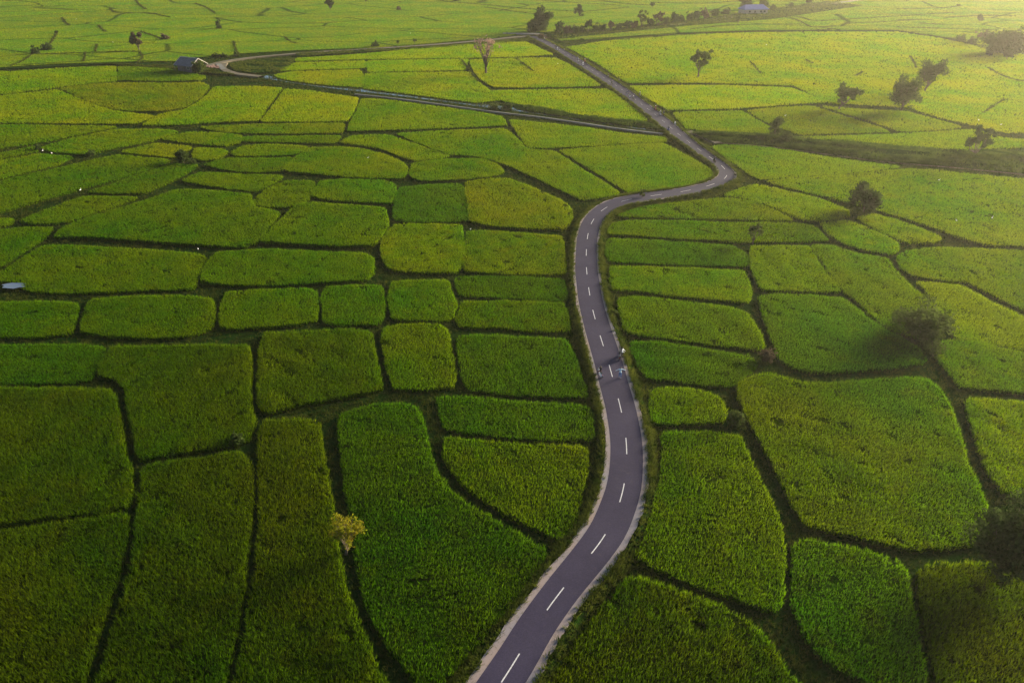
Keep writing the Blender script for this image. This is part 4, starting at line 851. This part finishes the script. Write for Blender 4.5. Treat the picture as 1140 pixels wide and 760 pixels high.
def person(px, py, label, top, legs, arm='down', rz=0, z=ROADZ, group=None, ride=False, helmet=None, key={}):
    k = (top.name, legs.name, arm, ride, helmet.name if helmet else None)
    if k not in key:
        J, E = riding_joints() if ride else standing_joints(arm)
        hd = 1.36 if ride else 1.53; wz = .92 if ride else .93
        hand = (lambda c: abs(c.x) > .24 and c.y < -.46) if ride else ((lambda c: abs(c.x) > .68) if arm == 'spread' else ((lambda c: abs(c.x) > .15 and c.z < .87 and c.z > .74) if arm == 'down' else (lambda c: c.y < -.40 and c.z > .9)))
        shoe = (lambda c: c.z < .31) if ride else (lambda c: c.z < .08)
        key[k] = body_mesh('body', J, E, [(M_SKIN, lambda c: (c.z > hd) or hand(c)), (M_BLACK, shoe), (legs, lambda c: (c.z < wz and abs(c.x) < .30 and (not ride or (abs(c.x) < .3 and c.z < .87))) ), (top, lambda c: True)], None)
        hm = MB(); hz = 1.50 if ride else 1.68; cy = -.035 if ride else 0.0; rr = .135 if helmet else .112; vs = []; fs = []; na, nb = 10, 5
        for i in range(nb):
            t = math.pi / 2 * (1 - i / (nb - 1)) * -1 + math.pi / 2; t = math.pi * .58 * i / (nb - 1)
            for q in range(na):
                a = 2 * math.pi * q / na; vs.append((math.sin(t) * rr * math.cos(a) * .88, cy + .015 + math.sin(t) * rr * math.sin(a), hz - .02 + math.cos(t) * rr))
        for i in range(nb - 1):
            for q in range(na): fs.append((i * na + q, (i + 1) * na + q, (i + 1) * na + (q + 1) % na, i * na + (q + 1) % na))
        hm.add(vs, fs); h = bpy.data.meshes.new('helmet' if helmet else 'hair'); h.from_pydata(hm.v, [], hm.f); h.materials.append(helmet or M_HAIR)
        fc = MB(); ez = 1.44 if ride else 1.63; fy = (-.04 if ride else -.01) - .098
        for s in (-1, 1): fc.box((s * .032, fy, ez), (.022, .012, .012))
        fc.box((0, fy - .012, ez - .03), (.022, .03, .04), taper=.5); fc.box((0, fy, ez - .075), (.045, .012, .01))
        fm = bpy.data.meshes.new('face'); fm.from_pydata(fc.v, [], fc.f); fm.materials.append(M_HAIR)
        key[k] = (key[k], h, fm)
    bm_, hm_, fm_ = key[k]; x, y = at(px, py, z) if not isinstance(px, tuple) else px
    r = empty('person', (x, y, z + .004), label, 'person', group, rz)
    link('body', bm_, r); link('helmet' if helmet else 'hair', hm_, r); link('face', fm_, r); return r
SC = {}
def scooter(loc, rz, label, paint, group=None, lean=0):
    if paint.name not in SC:
        P = {}
        def part(nm, mb, m): 
            me = bpy.data.meshes.new(nm); me.from_pydata(mb.v, [], mb.f); me.materials.append(m); P.setdefault(nm, []).append(me)
        b = MB(); b.box((0, .38, .56), (.28, .75, .28), taper=.8); b.box((0, -.12, .30), (.26, .55, .10)); b.tube([(0, -.36, .32), (0, -.48, .62), (0, -.44, .92)], [.14, .15, .09], 8); b.box((0, -.60, .58), (.14, .34, .07), taper=.8); b.tube([(0, -.5, .62), (.0, -.64, .28)], .035, 6); b.tube([(.12, .15, .26), (.14, .72, .32)], .045, 6)
        part('scooter_body', b, paint); part('seat', MB().box((0, .36, .75), (.26, .72, .10), taper=.85), M_BLACK)
        for yy in (-.65, .55):
            w_ = MB(); n = 14; vs = []; fs = []
            for q in range(n):
                a = 2 * math.pi * q / n
                for rr, xx in ((.27, -.035), (.285, 0), (.27, .035), (.17, .03), (.17, -.03)): vs.append((xx, yy + math.cos(a) * rr, .285 + math.sin(a) * rr))
            for q in range(n):
                for k in range(5): fs.append((q * 5 + k, q * 5 + (k + 1) % 5, ((q + 1) % n) * 5 + (k + 1) % 5, ((q + 1) % n) * 5 + k))
            w_.add(vs, fs); part('wheel', w_, M_RUB); h_ = MB().tube([(-.03, yy, .285), (.03, yy, .285)], .168, 10); part('rim', h_, M_TIN)
        hb = MB().tube([(-.33, -.40, 1.0), (-.12, -.46, .97), (.12, -.46, .97), (.33, -.40, 1.0)], .018, 5)
        for s in (-1, 1): hb.tube([(s * .2, -.44, .98), (s * .26, -.44, 1.16)], .008, 4).box((s * .27, -.44, 1.19), (.10, .02, .06))
        part('handlebar', hb, M_BLACK); part('headlight', MB().box((0, -.545, .88), (.13, .06, .10)), M_GLASSL); part('tail_light', MB().box((0, .77, .60), (.16, .04, .07)), M_RED)
        SC[paint.name] = P
    P = SC[paint.name]; r = empty('scooter', loc, label, 'scooter', group, rz); r.rotation_euler = (0, lean, rz)
    for nm, ms in P.items():
        if nm in ('rim',): continue
        for i, me in enumerate(ms):
            o = link(nm, me, r)
            if nm == 'wheel': link('rim', P['rim'][i], o)
    return r
CW = cloth('white_cotton', (.62, .62, .66)); CB = cloth('pale_blue_cotton', (.50, .62, .72)); CJ = cloth('blue_denim', (.05, .12, .30)); CK = cloth('black_cloth', (.018, .018, .022)); CR = cloth('dark_red_cloth', (.22, .03, .04)); CN = cloth('navy_cloth', (.03, .04, .10)); CG = cloth('grey_cloth', (.18, .18, .19)); CM = cloth('maroon_cloth', (.10, .02, .04)); CY = cloth('ochre_cloth', (.35, .22, .05))
person(690, 420.5, 'person in pale blue top and blue trousers walking with both arms spread on the road', CB, CJ, 'spread', rz=R(4))
# the parked scooter on the left shoulder and the person on it
def road_dir(x, y):
    j = np.argmin(((C0 - (x, y)) ** 2).sum(1)); t = C0[min(j + 2, NR - 1)] - C0[max(j - 2, 0)]; return math.atan2(t[1], t[0])
def on_scooter(px, py, label, plabel, paint, top, legs, rev=False, turn=0, helmet=None, group='scooters and riders on the far road'):
    x, y = at(px, py, ROADZ); a = road_dir(x, y) + (math.pi / 2 if not rev else -math.pi / 2) + turn
    scooter((x, y, ROADZ + .004), a, label, paint, group)
    if plabel: person((x, y), 0, plabel, top, legs, ride=True, rz=a, group=group and 'riders on scooters', helmet=helmet)
on_scooter(668, 418, 'scooter with white fairing stopped on the left shoulder opposite the walking person', 'person in black seated on the stopped white scooter at the left shoulder', M_WHP, CK, CM, turn=.25, group=None)
on_scooter(689.5, 399, 'black scooter parked on the right road edge just beyond the walking person', None, M_BLACK, CK, CK, rev=False, turn=-.2, group=None)
person(692.3, 398, 'person in a white shirt and black trousers standing behind the parked black scooter', CW, CK, 'reach', rz=R(60), z=ROADZ - .02)
RID = [
 (818, 199.5, 'scooter at the tip of the hairpin on the outer edge', 'rider in black at the tip of the hairpin', M_BLACK, CK, CN, True),
 (795, 181, 'scooter on the inner edge just above the hairpin', 'rider in dark clothes just above the hairpin', M_BLACK, CK, CK, False),
 (744, 146, 'blue scooter at the canal crossing', 'rider in navy at the canal crossing', M_BLUE, CN, CN, True),
 (729.5, 123, 'red scooter on the far lane, one step beyond the canal crossing', 'rider in dark red one step beyond the canal crossing', M_RED, CR, CK, False),
 (735, 128.5, 'white scooter on the near lane beside the pair beyond the canal', 'rider in grey beside the pair beyond the canal', M_WHP, CG, CN, False),
 (712, 107.5, 'black scooter at the right edge where the road starts to straighten', 'rider in black with a white helmet where the road starts to straighten', M_BLACK, CK, CK, True),
 (698, 106, 'blue scooter on the left lane, upper one of a file of three', 'rider in navy, upper one of a file of three', M_BLUE, CN, CG, False),
 (701, 108.5, 'grey white scooter on the left lane, middle one of a file of three', 'rider in black, middle one of a file of three', M_WHP, CK, CN, False),
 (705, 111.5, 'black scooter on the left lane, lowest one of a file of three', 'rider in grey, lowest one of a file of three', M_BLACK, CG, CK, False),
 (681, 94.5, 'dark scooter at the left road edge before the thin line meets the road', 'rider in black before the thin line meets the road', M_BLACK, CK, CK, False),
 (677, 86.5, 'black scooter at the right road edge, half way up the straight', 'rider in dark cloth half way up the straight', M_BLACK, CM, CK, True),
 (653, 73, 'black scooter in the crowd on the upper straight, lowest of the crowd', 'rider in black, lowest of the crowd on the upper straight', M_BLACK, CK, CK, True),
 (649, 73, 'white scooter in the crowd on the upper straight, left of the lowest one', 'rider in white in the crowd on the upper straight', M_WHP, CW, CN, False),
 (651, 69.5, 'red scooter on the right side of the crowd on the upper straight', 'rider in ochre on the right side of the crowd', M_RED, CY, CK, True),
 (644, 69, 'white scooter on the left side of the crowd on the upper straight', 'rider in grey on the left side of the crowd', M_WHP, CG, CK, False),
 (643, 66.5, 'blue scooter in the middle of the crowd on the upper straight', 'rider in navy in the middle of the crowd', M_BLUE, CN, CK, True),
 (637, 65, 'black scooter at the head of the crowd on the upper straight', 'rider in black at the head of the crowd', M_BLACK, CK, CK, False),
 (618, 54, 'black scooter just below the junction on the left', 'rider in black just below the junction', M_BLACK, CK, CK, False),
 (620.5, 56, 'white scooter just below the junction', 'rider in white just below the junction', M_WHP, CW, CK, False),
 (606, 45.5, 'dark scooter nearest to the road junction', 'rider in dark grey nearest to the road junction', M_BLACK, CG, CK, True),
]
for a in RID: on_scooter(*a, helmet=M_WHP if ('helmet' in a[3] or a[5] in (CG, CR, CY)) else M_BLACK)
person(751, 141, 'person in white standing on the right road edge by the canal crossing', CW, CG, rz=R(20))
person(689, 91, 'person in dark clothes standing on the right road edge half way up the straight', CK, CN, rz=R(60))
person(738.5, 129.5, 'person in navy on foot beside the white scooter beyond the canal', CN, CK, rz=R(-20))
person(623.5, 55, 'person in black standing right of the scooters below the junction', CK, CK, rz=R(90))
person(628, 58, 'person in grey standing at the right road edge below the junction', CG, CK, rz=R(70))
person(564.5, 38.5, 'person in dark clothes standing at the end of the pale track left of the junction', CK, CK, rz=R(30), z=.62)

# ------------------------------------------------------------------ egrets
def egret_mesh():
    o = {}
    b = MB(); b.tube([(0, .28, .40), (0, .12, .46), (0, -.08, .50), (0, -.18, .56)], [.02, .085, .085, .03], 8); b.tube([(0, -.16, .54), (0, -.24, .66), (0, -.18, .78), (0, -.22, .88), (0, -.28, .90)], [.035, .024, .02, .028, .018], 6)
    o['body'] = (b, M_WHITE)
    w_ = MB()
    for s in (-1, 1): w_.box((s * .075, .08, .47), (.03, .34, .13), taper=.7)
    o['wing'] = (w_, M_WHITE); o['beak'] = (MB().tube([(0, -.28, .90), (0, -.40, .88)], [.014, .003], 5), M_LEAFY)
    l = MB()
    for s in (-1, 1): l.tube([(s * .035, .02, .42), (s * .035, .06, .22), (s * .035, .0, 0)], .010, 4)
    o['legs'] = (l, M_BLACK); out = {}
    for k, (mb, m) in o.items():
        me = bpy.data.meshes.new(k); me.from_pydata(mb.v, [], mb.f); me.materials.append(m); out[k] = me
    return out
EG = egret_mesh()
EGR = [(410, 177, 'white egret standing in the field left of the flat oval plot'), (874, 130, 'white egret in the four sided field behind the upright bush'), (1089, 135, 'white egret near the right edge beyond the twiggy tree, left of a pair'), (1114, 140, 'white egret near the right edge beyond the twiggy tree, right of a pair'),
 (1064, 247, 'white egret low in the huge yellow field, left of two'), (1104, 244, 'white egret low in the huge yellow field, right of two'), (1045, 202, 'white egret high in the huge yellow field'), (48, 169, 'white egret on the slanting bank, left of two'), (58, 172, 'white egret on the slanting bank, right of two'), (90, 213, 'white egret on the bank between two slanting left fields'),
 (221, 279, 'white egret at the corner of the broad slanted slab'), (524, 257, 'white egret at the top left corner of the lower brownish field'), (85, 22, 'white egret in the far left plain'), (126, 48, 'white egret in the far plain left of the feathery tree'), (621, 72, 'white egret in the field right of the bare pink tree'), (457, 38, 'white egret in the far plain above the dirt track'), (853, 51, 'white egret in the vast far field below the blue roof')]
for i, (a, b, lb) in enumerate(EGR):
    x, y = at(a, b, .75); r = empty('egret', (x, y, .70), lb, 'egret', 'white egrets scattered over the fields', rz=random.uniform(0, 6.28)); r.scale = (.85,) * 3
    for k, me in EG.items(): link(k, me, r)

# ------------------------------------------------------------------ haze
hb = MB().box((0, 1200, 65 / 2 - 1), (3900, 3100, 67))
m, t, N, L = nodes('haze_air'); pv = N('ShaderNodeVolumePrincipled'); pv.inputs['Density'].default_value = HAZE_D; pv.inputs['Color'].default_value = (1, .94, .78, 1); pv.inputs['Anisotropy'].default_value = .62
o = N('ShaderNodeOutputMaterial'); L(pv.outputs[0], o.inputs['Volume'])
props(hb.build('haze', m), kind='stuff')
sc.cycles.volume_bounces = 0; sc.cycles.max_bounces = 6; sc.cycles.diffuse_bounces = 3; sc.cycles.transmission_bounces = 3
